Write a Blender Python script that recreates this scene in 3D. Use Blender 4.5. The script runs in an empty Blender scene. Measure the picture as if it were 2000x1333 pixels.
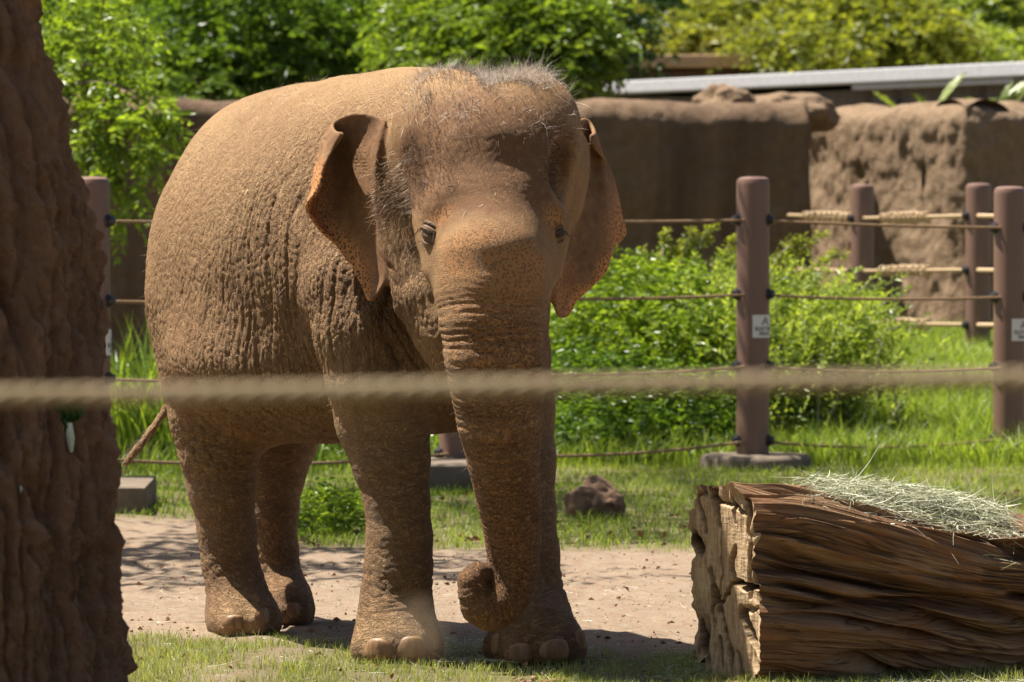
import bpy, bmesh, math, random
import numpy as np
from mathutils import Vector, Matrix
from mathutils.kdtree import KDTree
from mathutils.bvhtree import BVHTree

rad = math.radians
SC = bpy.context.scene
COL = SC.collection
rng = np.random.default_rng(11)

# ------------------------------------------------------------------ camera
FPX = 9444.0                      # focal length in pixels of the 2000 px wide photograph
HOR = 398.0                       # row of the horizon
CAMZ = 1.8
PITCH = math.atan((666.5 - HOR) / FPX)
cam_d = bpy.data.cameras.new('camera')
cam = bpy.data.objects.new('camera', cam_d)
COL.objects.link(cam)
SC.camera = cam
cam.location = (0, 0, CAMZ)
cam.rotation_euler = (rad(90) - PITCH, 0, 0)
cam_d.sensor_width = 36.0
cam_d.lens = FPX / 2000 * 36
cam_d.clip_start = 0.5
cam_d.clip_end = 2000
cam_d.dof.use_dof = True
cam_d.dof.focus_distance = 18.85
cam_d.dof.aperture_fstop = 6.3

# ------------------------------------------------------------------ light
SUN_EL, SUN_BACK = rad(65), rad(18)     # elevation, and how far behind the left-hand perpendicular
to_sun = Vector((-math.cos(SUN_BACK) * math.cos(SUN_EL), math.sin(SUN_BACK) * math.cos(SUN_EL), math.sin(SUN_EL)))
sun_d = bpy.data.lights.new('sun', 'SUN')
sun_d.energy = 5.0
sun_d.angle = rad(0.53)
sun_d.color = (1.0, 0.93, 0.82)
sun = bpy.data.objects.new('sun', sun_d)
COL.objects.link(sun)
sun.location = (-20, 20, 40)
sun.rotation_euler = to_sun.to_track_quat('Z', 'Y').to_euler()

W = bpy.data.worlds.new('World')
SC.world = W
W.use_nodes = True
wn = W.node_tree.nodes
wl = W.node_tree.links
bg = wn['Background']
sky = wn.new('ShaderNodeTexSky')
sky.sky_type = 'NISHITA'
sky.sun_disc = False
sky.sun_elevation = SUN_EL
sky.sun_rotation = math.atan2(to_sun.x, to_sun.y)
sky.dust_density = 2.5
sky.ozone_density = 0.6
sky.air_density = 0.8
wl.new(sky.outputs[0], bg.inputs[0])
bg.inputs[1].default_value = 0.05

SC.view_settings.view_transform = 'Standard'
SC.view_settings.look = 'None'
SC.view_settings.gamma = 1.0
SC.view_settings.use_curve_mapping = False
SC.view_settings.exposure = 1.25
SC.render.engine = 'CYCLES'
SC.cycles.max_bounces = 8
SC.cycles.transparent_max_bounces = 8
SC.cycles.use_denoising = True

# ------------------------------------------------------------------ helpers
_cp, _sp = math.cos(PITCH), math.sin(PITCH)

def P(px, py, D):
    """the point that stands D metres into the scene where the photograph shows pixel (px, py)"""
    x = (px - 1000.0) / FPX
    v = -(py - 666.5) / FPX
    y = _cp + v * _sp
    z = -_sp + v * _cp
    return np.array((x / y * D, D, CAMZ + z / y * D))

def M(px, D):
    return px * D / FPX

def G(px, py, z=0.0):
    """the point at height z where the photograph shows pixel (px, py)"""
    a = P(px, py, 1.0) - np.array((0, 0, CAMZ))
    t = (z - CAMZ) / a[2]
    return np.array((0, 0, CAMZ)) + a * t

def _hash(ix, iy, iz, seed):
    h = (ix * 73856093) ^ (iy * 19349663) ^ (iz * 83492791) ^ (seed * 1274126177)
    h = h & 0xFFFFFFFF
    h = ((h ^ (h >> 15)) * 2246822519) & 0xFFFFFFFF
    h = ((h ^ (h >> 13)) * 3266489917) & 0xFFFFFFFF
    h = h ^ (h >> 16)
    return (h & 0xFFFFFF).astype(np.float32) / float(0xFFFFFF)

def vnoise(p, seed=0):
    p = np.asarray(p, dtype=np.float32)
    i = np.floor(p).astype(np.int64)
    f = p - i
    f = f * f * f * (f * (f * 6 - 15) + 10)
    out = 0
    for dx in (0, 1):
        wx = f[:, 0] if dx else 1 - f[:, 0]
        for dy in (0, 1):
            wy = f[:, 1] if dy else 1 - f[:, 1]
            for dz in (0, 1):
                wz = f[:, 2] if dz else 1 - f[:, 2]
                out = out + wx * wy * wz * _hash(i[:, 0] + dx, i[:, 1] + dy, i[:, 2] + dz, seed)
    return out * 2 - 1

def gnoise(p, seed=0):
    """gradient noise, about -1..1"""
    p = np.asarray(p, dtype=np.float32)
    i = np.floor(p).astype(np.int64)
    f = p - i
    w = f * f * f * (f * (f * 6 - 15) + 10)
    out = 0
    for dx in (0, 1):
        for dy in (0, 1):
            for dz in (0, 1):
                h = _hash(i[:, 0] + dx, i[:, 1] + dy, i[:, 2] + dz, seed)
                a = h * 6.2831853; c = ((h * 977.13) % 1.0) * 2 - 1; r = np.sqrt(1 - c * c)
                g = np.cos(a) * r * (f[:, 0] - dx) + np.sin(a) * r * (f[:, 1] - dy) + c * (f[:, 2] - dz)
                g *= (w[:, 0] if dx else 1 - w[:, 0]) * (w[:, 1] if dy else 1 - w[:, 1]) * (w[:, 2] if dz else 1 - w[:, 2])
                out = out + g
    return out * 1.6

def lines(p, seed, width):
    """thin winding lines: 1 on the line, 0 away from it"""
    return np.exp(-(gnoise(p, seed) / width) ** 2)

def fbm(p, octaves=4, seed=0, lac=2.03, gain=0.5):
    p = np.asarray(p, dtype=np.float32)
    a, s, out = 1.0, 0.0, 0
    for o in range(octaves):
        out = out + a * vnoise(p, seed + o * 17)
        s += a
        a *= gain
        p = p * lac
    return out / s

def ridged(p, octaves=4, seed=0):
    p = np.asarray(p, dtype=np.float32)
    a, s, out = 1.0, 0.0, 0
    for o in range(octaves):
        out = out + a * (1 - np.abs(vnoise(p, seed + o * 31)) * 2)
        s += a
        a *= 0.5
        p = p * 2.07
    return out / s

def sstep(a, b, x):
    t = np.clip((x - a) / (b - a), 0, 1)
    return t * t * (3 - 2 * t)

def gz(x, y):
    """height of the ground"""
    x = np.asarray(x, dtype=np.float64); y = np.asarray(y, dtype=np.float64)
    return 0.42 * sstep(33.2, 42, y) * sstep(0.0, 3.0, x)

# ---- objects
def link(o, parent=None):
    COL.objects.link(o)
    if parent is not None:
        o.parent = parent
    return o

def tag(o, label=None, cat=None, group=None, kind=None):
    if label: o['label'] = label
    if cat: o['category'] = cat
    if group: o['group'] = group
    if kind: o['kind'] = kind
    return o

def thing(name, label, cat, loc=(0, 0, 0), group=None, rz=0.0):
    o = bpy.data.objects.new(name, None)
    o.empty_display_size = 0.2
    o.location = loc
    o.rotation_euler = (0, 0, rz)
    COL.objects.link(o)
    return tag(o, label, cat, group)

def mesh_np(name, V, F, mat=None, parent=None, smooth=True, attrs=None, rel=True):
    """V (n,3); F (m,3) or (m,4) or a list of both; world coordinates"""
    me = bpy.data.meshes.new(name)
    V = np.asarray(V, dtype=np.float64)
    if parent is not None and rel:
        V = V - np.array(parent_loc(parent))
    Fs = F if isinstance(F, list) else [F]
    Fs = [np.asarray(f, dtype=np.int32) for f in Fs if len(f)]
    me.vertices.add(len(V))
    me.vertices.foreach_set('co', V.astype(np.float32).ravel())
    loops = np.concatenate([f.ravel() for f in Fs])
    tot = np.concatenate([np.full(len(f), f.shape[1], np.int32) for f in Fs])
    start = np.concatenate([[0], np.cumsum(tot)[:-1]]).astype(np.int32)
    me.loops.add(len(loops))
    me.loops.foreach_set('vertex_index', loops.astype(np.int32))
    me.polygons.add(len(tot))
    me.polygons.foreach_set('loop_start', start)
    me.polygons.foreach_set('use_smooth', np.full(len(tot), bool(smooth)))
    me.update(calc_edges=True)
    for k, a in (attrs or {}).items():
        a = np.asarray(a, dtype=np.float32)
        if a.ndim == 1:
            at = me.attributes.new(k, 'FLOAT', 'POINT'); at.data.foreach_set('value', a)
        else:
            at = me.attributes.new(k, 'FLOAT_VECTOR', 'POINT'); at.data.foreach_set('vector', a.ravel())
    if mat is not None:
        me.materials.append(mat)
    o = bpy.data.objects.new(name, me)
    return link(o, parent)

def parent_loc(p):
    l = Vector((0, 0, 0))
    while p is not None:
        l = l + p.location
        p = p.parent
    return tuple(l)

class MB:
    """collects simple shapes in one mesh"""
    def __init__(s): s.V = []; s.F = []
    def add(s, V, F):
        b = len(s.V)
        s.V += [tuple(v) for v in V]
        s.F += [tuple(i + b for i in f) for f in F]
    def box(s, c, h, rz=0.0, bev=0.0):
        bm = bmesh.new()
        bmesh.ops.create_cube(bm, size=2)
        bmesh.ops.scale(bm, vec=h, verts=bm.verts)
        if bev:
            bmesh.ops.bevel(bm, geom=bm.edges[:], offset=bev, segments=2, affect='EDGES', profile=0.6)
        bmesh.ops.rotate(bm, cent=(0, 0, 0), matrix=Matrix.Rotation(rz, 3, 'Z'), verts=bm.verts)
        s.add([v.co + Vector(c) for v in bm.verts], [[v.index for v in f.verts] for f in bm.faces])
        bm.free()
    def tube(s, pts, rs, n=8, cap=True):
        pts = [Vector(p) for p in pts]
        if not hasattr(rs, '__len__'): rs = [rs] * len(pts)
        V, F = [], []
        up = None
        for i, p in enumerate(pts):
            t = (pts[min(i + 1, len(pts) - 1)] - pts[max(i - 1, 0)]).normalized()
            if up is None:
                up = Vector((0, 0, 1)) if abs(t.z) < 0.9 else Vector((1, 0, 0))
            a = t.cross(up).normalized()
            b = a.cross(t).normalized(); up = b
            for k in range(n):
                an = 2 * math.pi * k / n
                V.append(p + a * (rs[i] * math.cos(an)) + b * (rs[i] * math.sin(an)))
        for i in range(len(pts) - 1):
            for k in range(n):
                F.append((i * n + k, i * n + (k + 1) % n, (i + 1) * n + (k + 1) % n, (i + 1) * n + k))
        if cap:
            F.append(tuple(range(n))[::-1]); F.append(tuple((len(pts) - 1) * n + k for k in range(n)))
        s.add(V, F)
    def lathe(s, c, prof, n=24, cap=True):
        V, F = [], []
        for (r, z) in prof:
            for k in range(n):
                an = 2 * math.pi * k / n
                V.append((c[0] + r * math.cos(an), c[1] + r * math.sin(an), c[2] + z))
        for i in range(len(prof) - 1):
            for k in range(n):
                F.append((i * n + k, i * n + (k + 1) % n, (i + 1) * n + (k + 1) % n, (i + 1) * n + k))
        if cap:
            F.append(tuple(range(n))[::-1]); F.append(tuple((len(prof) - 1) * n + k for k in range(n)))
        s.add(V, F)
    def build(s, name, mat, parent=None, smooth=True, rel=True):
        me = bpy.data.meshes.new(name)
        off = Vector(parent_loc(parent)) if (parent is not None and rel) else Vector((0, 0, 0))
        me.from_pydata([tuple(Vector(v) - off) for v in s.V], [], s.F)
        me.validate()
        if smooth:
            me.polygons.foreach_set('use_smooth', [True] * len(me.polygons))
            try: me.set_sharp_from_angle(angle=rad(40))
            except Exception: pass
        if mat: me.materials.append(mat)
        return link(bpy.data.objects.new(name, me), parent)

def grid_faces(nu, nv, wrap_v=False):
    i = np.arange(nu - 1)[:, None]; j = np.arange(nv if wrap_v else nv - 1)[None, :]
    j2 = (j + 1) % nv
    a = i * nv + j; b = i * nv + j2; c = (i + 1) * nv + j2; d = (i + 1) * nv + j
    return np.stack([a, b, c, d], -1).reshape(-1, 4)

# ------------------------------------------------------------------ materials
class Mat:
    def __init__(s, name, rough=0.8, spec=0.3):
        s.m = bpy.data.materials.new(name); s.m.use_nodes = True
        s.nt = s.m.node_tree; s.N = s.nt.nodes; s.L = s.nt.links
        s.b = s.N['Principled BSDF']; s.out = s.N['Material Output']
        s.b.inputs['Roughness'].default_value = rough
        s.b.inputs['Specular IOR Level'].default_value = spec
    def n(s, t, **kw):
        x = s.N.new(t)
        for k, v in kw.items(): setattr(x, k, v)
        return x
    def put(s, sock, v):
        if hasattr(v, 'is_linked') or isinstance(v, bpy.types.NodeSocket): s.L.new(v, sock)
        elif v is not None: sock.default_value = v
    def coord(s, kind='Object'): return s.n('ShaderNodeTexCoord').outputs[kind]
    def attr(s, name, out='Fac'): 
        a = s.n('ShaderNodeAttribute'); a.attribute_name = name
        return a.outputs[out]
    def mapping(s, vec, scale=(1, 1, 1), loc=(0, 0, 0), rot=(0, 0, 0)):
        m = s.n('ShaderNodeMapping'); s.L.new(vec, m.inputs[0])
        m.inputs['Scale'].default_value = scale; m.inputs['Location'].default_value = loc; m.inputs['Rotation'].default_value = rot
        return m.outputs[0]
    def noise(s, vec, scale=5, detail=4, rough=0.55, dist=0.0, out='Fac'):
        t = s.n('ShaderNodeTexNoise'); s.L.new(vec, t.inputs['Vector'])
        t.inputs['Scale'].default_value = scale; t.inputs['Detail'].default_value = detail
        t.inputs['Roughness'].default_value = rough; t.inputs['Distortion'].default_value = dist
        return t.outputs[out]
    def n2v(s, vec, scale, amt):
        """coordinates pushed about by noise"""
        c = s.noise(vec, scale, 2, .5, out='Color')
        a = s.n('ShaderNodeVectorMath', operation='MULTIPLY_ADD'); s.L.new(c, a.inputs[0]); a.inputs[1].default_value = (amt,) * 3; s.L.new(vec, a.inputs[2])
        return a.outputs[0]
    def voro(s, vec, scale=5, feature='F1', out='Distance', rnd=1.0):
        t = s.n('ShaderNodeTexVoronoi', feature=feature); s.L.new(vec, t.inputs['Vector'])
        t.inputs['Scale'].default_value = scale; t.inputs['Randomness'].default_value = rnd
        return t.outputs[out]
    def ramp(s, fac, stops, interp='LINEAR'):
        r = s.n('ShaderNodeValToRGB'); s.put(r.inputs[0], fac)
        cr = r.color_ramp; cr.interpolation = interp
        while len(cr.elements) < len(stops): cr.elements.new(0.5)
        for e, (p, c) in zip(cr.elements, stops):
            e.position = p
            e.color = (c, c, c, 1) if not hasattr(c, '__len__') else (*c, 1)
        return r.outputs[0]
    def mix(s, fac, a, b, mode='MIX'):
        m = s.n('ShaderNodeMix', data_type='RGBA', blend_type=mode)
        s.put(m.inputs[0], fac); 
        for k, v in ((6, a), (7, b)):
            if hasattr(v, '__len__') and not isinstance(v, bpy.types.NodeSocket): v = (*v, 1) if len(v) == 3 else v
            s.put(m.inputs[k], v)
        return m.outputs[2]
    def math(s, op, a, b=None, c=None, clamp=False):
        m = s.n('ShaderNodeMath', operation=op, use_clamp=clamp)
        for k, v in enumerate((a, b, c)):
            if v is not None: s.put(m.inputs[k], v)
        return m.outputs[0]
    def bump(s, h, strength=0.5, dist=0.01, normal=None):
        b = s.n('ShaderNodeBump'); s.L.new(h, b.inputs['Height'])
        b.inputs['Strength'].default_value = strength; b.inputs['Distance'].default_value = dist
        if normal is not None: s.L.new(normal, b.inputs['Normal'])
        return b.outputs[0]
    def color(s, v): s.put(s.b.inputs['Base Color'], (*v, 1) if hasattr(v, '__len__') and not isinstance(v, bpy.types.NodeSocket) else v)
    def normal(s, v): s.L.new(v, s.b.inputs['Normal'])

def simple(name, col, rough=0.7, spec=0.3, var=0.25, scale=12, bump=0.0, bdist=0.004):
    m = Mat(name, rough, spec)
    co = m.coord()
    n = m.noise(co, scale, 5, 0.6)
    lo = tuple(c * (1 - var) for c in col); hi = tuple(min(1, c * (1 + var)) for c in col)
    m.color(m.ramp(n, [(0.3, lo), (0.7, hi)]))
    if bump: m.normal(m.bump(m.noise(co, scale * 4, 4, 0.6), bump, bdist))
    return m.m

def leaf_mat(name, dark, light, trans=0.45, rough=0.45, tcol=None):
    m = Mat(name, rough, 0.4)
    t = m.attr('tint')
    c = m.ramp(t, [(0.0, dark), (1.0, light)])
    m.color(c)
    tr = m.n('ShaderNodeBsdfTranslucent')
    tc = m.mix(1.0, c, tcol or (1.6, 1.5, 0.5), 'MULTIPLY')
    m.L.new(tc, tr.inputs[0])
    mx = m.n('ShaderNodeMixShader'); mx.inputs[0].default_value = trans
    m.L.new(m.b.outputs[0], mx.inputs[1]); m.L.new(tr.outputs[0], mx.inputs[2])
    m.L.new(mx.outputs[0], m.out.inputs[0])
    return m.m
# ------------------------------------------------------------------ ground
def axis(parts):
    a = [np.linspace(p, q, n, endpoint=False) for p, q, n in parts]
    return np.concatenate(a + [[parts[-1][1]]])

def grass_amount(x, y):
    """how much of the soil is overgrown"""
    x = np.asarray(x, float); y = np.asarray(y, float)
    n = 0.5 * fbm(np.stack([x * 1.1, y * 0.45, np.zeros_like(x)], 1), 3, 61)
    n2 = 0.5 * fbm(np.stack([x * 2.6, y * 1.2, np.zeros_like(x)], 1), 3, 62)
    edge = 25.2 + 2.6 * sstep(-1.0, -1.7, x) + 0.35 * n
    back = sstep(-0.25, 0.35, y - edge)
    front_edge = 20.05 - 0.75 * sstep(-0.9, 0.2, x) - 0.2 * sstep(0.2, 1.0, x) + 0.8 * n2
    front = sstep(0.25, -0.35, y - front_edge) * sstep(-0.62, 0.0, n2 + 0.05)
    patch = 0.45 * sstep(0.22, 0.34, n2) * sstep(23.5, 22, y) * sstep(0.0, 0.6, x)
    return np.clip(np.maximum(np.maximum(back, front), patch), 0, 1)

gx = axis([(-300, -40, 14), (-40, -8, 20), (-8, -2.6, 30), (-2.6, 3.0, 160), (3.0, 9, 40), (9, 40, 20), (40, 300, 14)])
gy = axis([(-60, 6, 10), (6, 15, 24), (15, 26, 260), (26, 36, 110), (36, 56, 50), (56, 100, 16), (100, 420, 16)])
GX, GY = np.meshgrid(gx, gy, indexing='ij')
x, y = GX.ravel(), GY.ravel()
ga = grass_amount(x, y)
near_w = ((y > 14) & (y < 36)).astype(float)
z = gz(x, y) + near_w * (0.016 * fbm(np.stack([x * 2.5, y * 2.5, 0 * x], 1), 4, 63) + 0.016 * fbm(np.stack([x * 9, y * 9, 0 * x], 1), 3, 64))
z = np.minimum(z, gz(x, y) + 0.016) - 0.010
m = Mat('ground_soil', 0.95, 0.15)
co = m.coord()
gfac = m.attr('turf')
n1 = m.noise(co, 1.3, 6, 0.6); n2 = m.noise(co, 14, 6, 0.7); n3 = m.noise(co, 90, 4, 0.7)
soil = m.mix(n1, (0.190, 0.146, 0.100), (0.300, 0.245, 0.182))
soil = m.mix(m.ramp(n2, [(0.35, 0.0), (0.66, 0.8)]), soil, (0.19, 0.115, 0.072))
soil = m.mix(m.ramp(n3, [(0.55, 0.0), (0.72, 0.55)]), soil, (0.46, 0.38, 0.30))
turf = m.mix(n2, (0.050, 0.062, 0.022), (0.15, 0.115, 0.055))
m.color(m.mix(m.math('MULTIPLY', gfac, 0.75), soil, turf))
m.normal(m.bump(m.math('ADD', m.math('MULTIPLY', n2, 0.6), m.math('MULTIPLY', n3, 0.5)), 0.7, 0.02))
o = mesh_np('ground', np.stack([x, y, z], 1), grid_faces(len(gx), len(gy))[:, ::-1], m.m, attrs=dict(turf=ga))
tag(o, 'pale reddish dirt with grass growing over it', kind='structure')

# ------------------------------------------------------------------ mud wall
def rock_mat(name, a, b, c, stain_shade=True):
    m = Mat(name, 0.9, 0.2)
    co = m.coord()
    n = m.noise(co, 0.9, 6, 0.62); f = m.noise(co, 9, 6, 0.7)
    col = m.mix(n, a, b)
    col = m.mix(m.ramp(f, [(0.35, 0.0), (0.75, 0.8)]), col, c)
    if stain_shade:
        st = m.noise(m.mapping(co, (2.2, 2.2, 0.12)), 1.0, 5, 0.6)
        col = m.mix(m.ramp(st, [(0.46, 0.0), (0.66, 0.75)]), col, (0.085, 0.052, 0.034))
    m.color(col)
    m.normal(m.bump(m.math('ADD', f, m.math('MULTIPLY', m.noise(co, 38, 5, 0.7), 0.4)), 0.9, 0.05))
    return m.m
M_WALL = rock_mat('mud_wall_painted_shade', (0.125, 0.078, 0.046), (0.19, 0.125, 0.074), (0.24, 0.165, 0.105))  # lowered colour and dark streaks paint in the wall's shade
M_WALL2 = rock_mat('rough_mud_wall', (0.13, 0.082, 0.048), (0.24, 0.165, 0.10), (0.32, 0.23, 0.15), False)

def wall_piece(name, path, topz, thick, rough, mat, seed, nu, nv=90, topvar=0.05, soft=0.25):
    """an upright wall of sprayed mud along plan points, rounded over at the top, both ends closed"""
    path = np.array(path, float)
    seg = np.linalg.norm(np.diff(path, axis=0), axis=1); cum = np.concatenate([[0], np.cumsum(seg)]); L = cum[-1]
    s = np.linspace(0, L, nu)
    def at(q): return np.stack([np.interp(q, cum, path[:, 0]), np.interp(q, cum, path[:, 1])], 1)
    c = (at(s - soft) + 2 * at(s) + at(s + soft)) / 4
    c[0], c[-1] = path[0], path[-1]
    t = np.gradient(c, axis=0); t /= np.linalg.norm(t, axis=1, keepdims=True); nrm = np.stack([t[:, 1], -t[:, 0]], 1)
    # section: up the face, over the rounded top, down the back
    f = np.linspace(0, 1, nv); h1, h2 = .62, .80; Rr = thick / 2
    S, F = np.meshgrid(s, f, indexing='ij')
    tz = topz + topvar * fbm(np.stack([S.ravel() * 1.5, 0 * S.ravel(), 0 * S.ravel() + seed], 1), 3, seed).reshape(S.shape) - Rr * .6
    an = np.clip((F - h1) / (h2 - h1), 0, 1) * math.pi
    z = np.where(F < h1, -.1 + (tz + .1) * F / h1, np.where(F < h2, tz + Rr * .6 * np.sin(an), tz - (tz + .1) * (F - h2) / (1 - h2)))
    d = Rr - Rr * np.cos(an)
    # ends pinch round
    endr = np.minimum(np.minimum(S, L - S) / .12, 1); pin = np.sqrt(np.clip(1 - (1 - endr) ** 2, 0, 1))
    d = Rr + (d - Rr) * pin
    q = np.stack([c[:, 0:1] - nrm[:, 0:1] * d, c[:, 1:2] - nrm[:, 1:2] * d, z], -1)
    qf = q.reshape(-1, 3)
    ds = rough * (fbm(qf * np.array((1.6, 1.6, 1.9)), 4, seed + 3) * .9 + .24 * fbm(qf * np.array((5.0, 5.0, 2.2)), 3, seed + 5) + .14 * fbm(qf * 13.0, 2, seed + 6))
    ds = ds.reshape(S.shape) * np.where(F >= h2, .3, 1.0) * pin
    q[..., 0] += nrm[:, 0:1] * ds; q[..., 1] += nrm[:, 1:2] * ds; q[..., 2] += .3 * ds * ((F >= h1) & (F < h2))
    return mesh_np(name, q.reshape(-1, 3), grid_faces(nu, nv), mat)

p0 = P(-300, 398, 47.3)[:2]; p1 = P(1606, 398, 50.6)[:2]
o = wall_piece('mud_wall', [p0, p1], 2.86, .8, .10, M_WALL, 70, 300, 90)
tag(o, 'long smooth brown mud wall in shade behind the elephant, with painted dark streaks deepening the shade', 'wall')
q0 = P(1560, 398, 52.6)[:2]; q1 = P(1885, 398, 49.6)[:2]; q2 = P(2300, 398, 52.2)[:2]
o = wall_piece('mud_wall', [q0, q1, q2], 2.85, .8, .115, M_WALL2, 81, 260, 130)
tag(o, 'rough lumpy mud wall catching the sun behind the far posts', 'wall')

def boulder(name, px0, px1, py0, py1, D, dep, mat, label, seed, flat=1.6):
    c = P((px0 + px1) / 2, py1, D); w = M(px1 - px0, D) / 2; h = M(py1 - py0, D)
    bm = bmesh.new(); bmesh.ops.create_icosphere(bm, subdivisions=5, radius=1)
    V = np.array([v.co for v in bm.verts]); F = np.array([[v.index for v in f.verts] for f in bm.faces]); bm.free()
    n = V.copy()
    V = V * (1 + 0.35 * fbm(V * 1.7 + seed, 3, seed)[:, None] + 0.07 * fbm(V * 7 + seed, 3, seed + 1)[:, None])
    V = V * np.array((w, dep, h)) + c
    o = mesh_np(name, V, F, mat)
    return tag(o, label, 'rock')
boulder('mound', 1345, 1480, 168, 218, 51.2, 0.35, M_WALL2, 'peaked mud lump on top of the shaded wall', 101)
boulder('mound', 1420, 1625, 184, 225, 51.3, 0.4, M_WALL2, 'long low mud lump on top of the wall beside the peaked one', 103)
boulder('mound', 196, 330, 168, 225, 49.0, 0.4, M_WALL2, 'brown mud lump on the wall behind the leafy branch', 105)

# ------------------------------------------------------------------ buildings beyond the wall
M_WHITE = simple('white_coping', (0.43, 0.43, 0.45), 0.6, var=0.1)
M_CONC = rock_mat('stained_concrete', (0.11, 0.10, 0.095), (0.18, 0.165, 0.15), (0.22, 0.20, 0.18))
M_FASCIA = simple('tan_fascia', (0.55, 0.36, 0.20), 0.6, var=0.15)
M_DARKW = simple('dark_timber_wall', (0.10, 0.065, 0.045), 0.8)
M_PALE = simple('pale_roof_box', (0.55, 0.55, 0.55), 0.6)
a = P(1110, 163, 66.3); b = P(2150, 111, 54.6)
bl = thing('low_building', 'long low concrete building with a white coping behind the mud wall', 'building', (0, 0, 0))
topz = a[2]
dv = (b - a); dv[2] = 0; L = np.linalg.norm(dv); dv /= L; rz = math.atan2(dv[1], dv[0]); nb = np.array((-dv[1], dv[0], 0))
def along(f, off, z):
    q = a + dv * (L * f) + nb * off; return (q[0], q[1], z)
mb = MB(); mb.box(along(.5, 1.9, topz / 2 - .12), (L / 2, 1.7, topz / 2 - .12), rz, .02); mb.build('wall', M_CONC, bl, False)
mb = MB(); mb.box(along(.5, 1.8, topz - .09), (L / 2 + .1, 1.85, .085), rz, .02); mb.build('coping', M_WHITE, bl, False)
mb = MB(); mb.box(along(.72, 0.10, topz - .215), (L * .14, .10, .035), rz, .01); mb.build('gutter', M_WHITE, bl, False)
for k in range(7):
    mb = MB(); mb.box(along(.08 + .14 * k, .16, topz / 2 - .2), (.09, .06, topz / 2 - .2), rz, .01); mb.build('pilaster', M_CONC, bl, False)
c = P(1335, 124, 76)
sh = thing('shed', 'brown shed with a tan fascia board showing over the low building', 'building', (c[0], c[1], 0))
mb = MB(); mb.box((c[0], c[1] + 1.6, c[2] / 2 - 0.1), (M(130, 76), 1.5, c[2] / 2), -0.04, 0.02); mb.build('wall', M_DARKW, sh, False)
mb = MB(); mb.box((c[0], c[1] + 1.6, c[2] + 0.03), (M(142, 76), 1.8, 0.10), -0.04, 0.02); mb.build('roof', M_FASCIA, sh, False)
c2 = P(1246, 101, 76)
ut = thing('roof_unit', 'small pale unit sitting on the shed roof', 'roof unit', (c2[0], c2[1] + 1, c2[2] - 0.12))
mb = MB(); mb.box((c2[0], c2[1] + 1, c2[2] - 0.0), (0.18, 0.2, 0.09), 0, 0.02); mb.build('casing', M_PALE, ut, False)
mb = MB(); mb.lathe((c2[0], c2[1] + 1, c2[2] + 0.09), [(0.07, 0), (0.07, 0.03), (0.04, 0.06)], 14); mb.build('vent', M_PALE, ut)
mb = MB(); mb.tube([(c2[0] - 0.16, c2[1] + 1, c2[2]), (c2[0] - 0.5, c2[1] + 1, c2[2] - 0.02), (c2[0] - 0.55, c2[1] + 1, c2[2] - 0.11)], 0.025); mb.build('pipe', M_PALE, ut)
# wooded hill that closes the view
hx = np.linspace(-160, 160, 90); hy = np.linspace(118, 300, 60)
HX, HY = np.meshgrid(hx, hy, indexing='ij')
hz = -2 + 34 * sstep(112, 210, HY) + 2.0 * fbm(np.stack([HX.ravel() * .05, HY.ravel() * .05, 0 * HX.ravel()], 1), 3, 77).reshape(HX.shape)
m = Mat('hill_scrub', 0.95, 0.1); m.color(m.mix(m.noise(m.coord(), 0.5, 6, 0.7), (0.018, 0.03, 0.010), (0.05, 0.075, 0.022)))
o = mesh_np('hill', np.stack([HX, HY, hz], -1).reshape(-1, 3), grid_faces(90, 60)[:, ::-1], m.m)
tag(o, 'dark wooded hillside', kind='structure')
# ------------------------------------------------------------------ foliage
def leaves(base, dirs, L, Wd, g, fold=0.35):
    """folded two-triangle leaves: base points, directions, lengths, widths"""
    n = len(base)
    d = dirs / np.maximum(np.linalg.norm(dirs, axis=1, keepdims=True), 1e-9)
    r = g.normal(size=(n, 3)); r[:, 2] *= 0.6
    s = np.cross(d, r); s /= np.maximum(np.linalg.norm(s, axis=1, keepdims=True), 1e-9)
    up = np.cross(s, d)
    # leaves lie mostly face up
    fl = np.where(up[:, 2] < 0, -1.0, 1.0)[:, None]
    s = s * fl; up = up * fl
    mid = base + d * (L * 0.45)[:, None]
    V = np.stack([base, mid + s * (Wd * 0.5)[:, None] + up * (Wd * fold * 0.5)[:, None], base + d * L[:, None] - np.array((0, 0, 1.0)) * (0.12 * L)[:, None],
                  mid - s * (Wd * 0.5)[:, None] + up * (Wd * fold * 0.5)[:, None]], 1)
    b = np.arange(n)[:, None] * 4
    F = np.concatenate([b + np.array((0, 1, 2)), b + np.array((0, 2, 3))])
    return V.reshape(-1, 3), F

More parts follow.
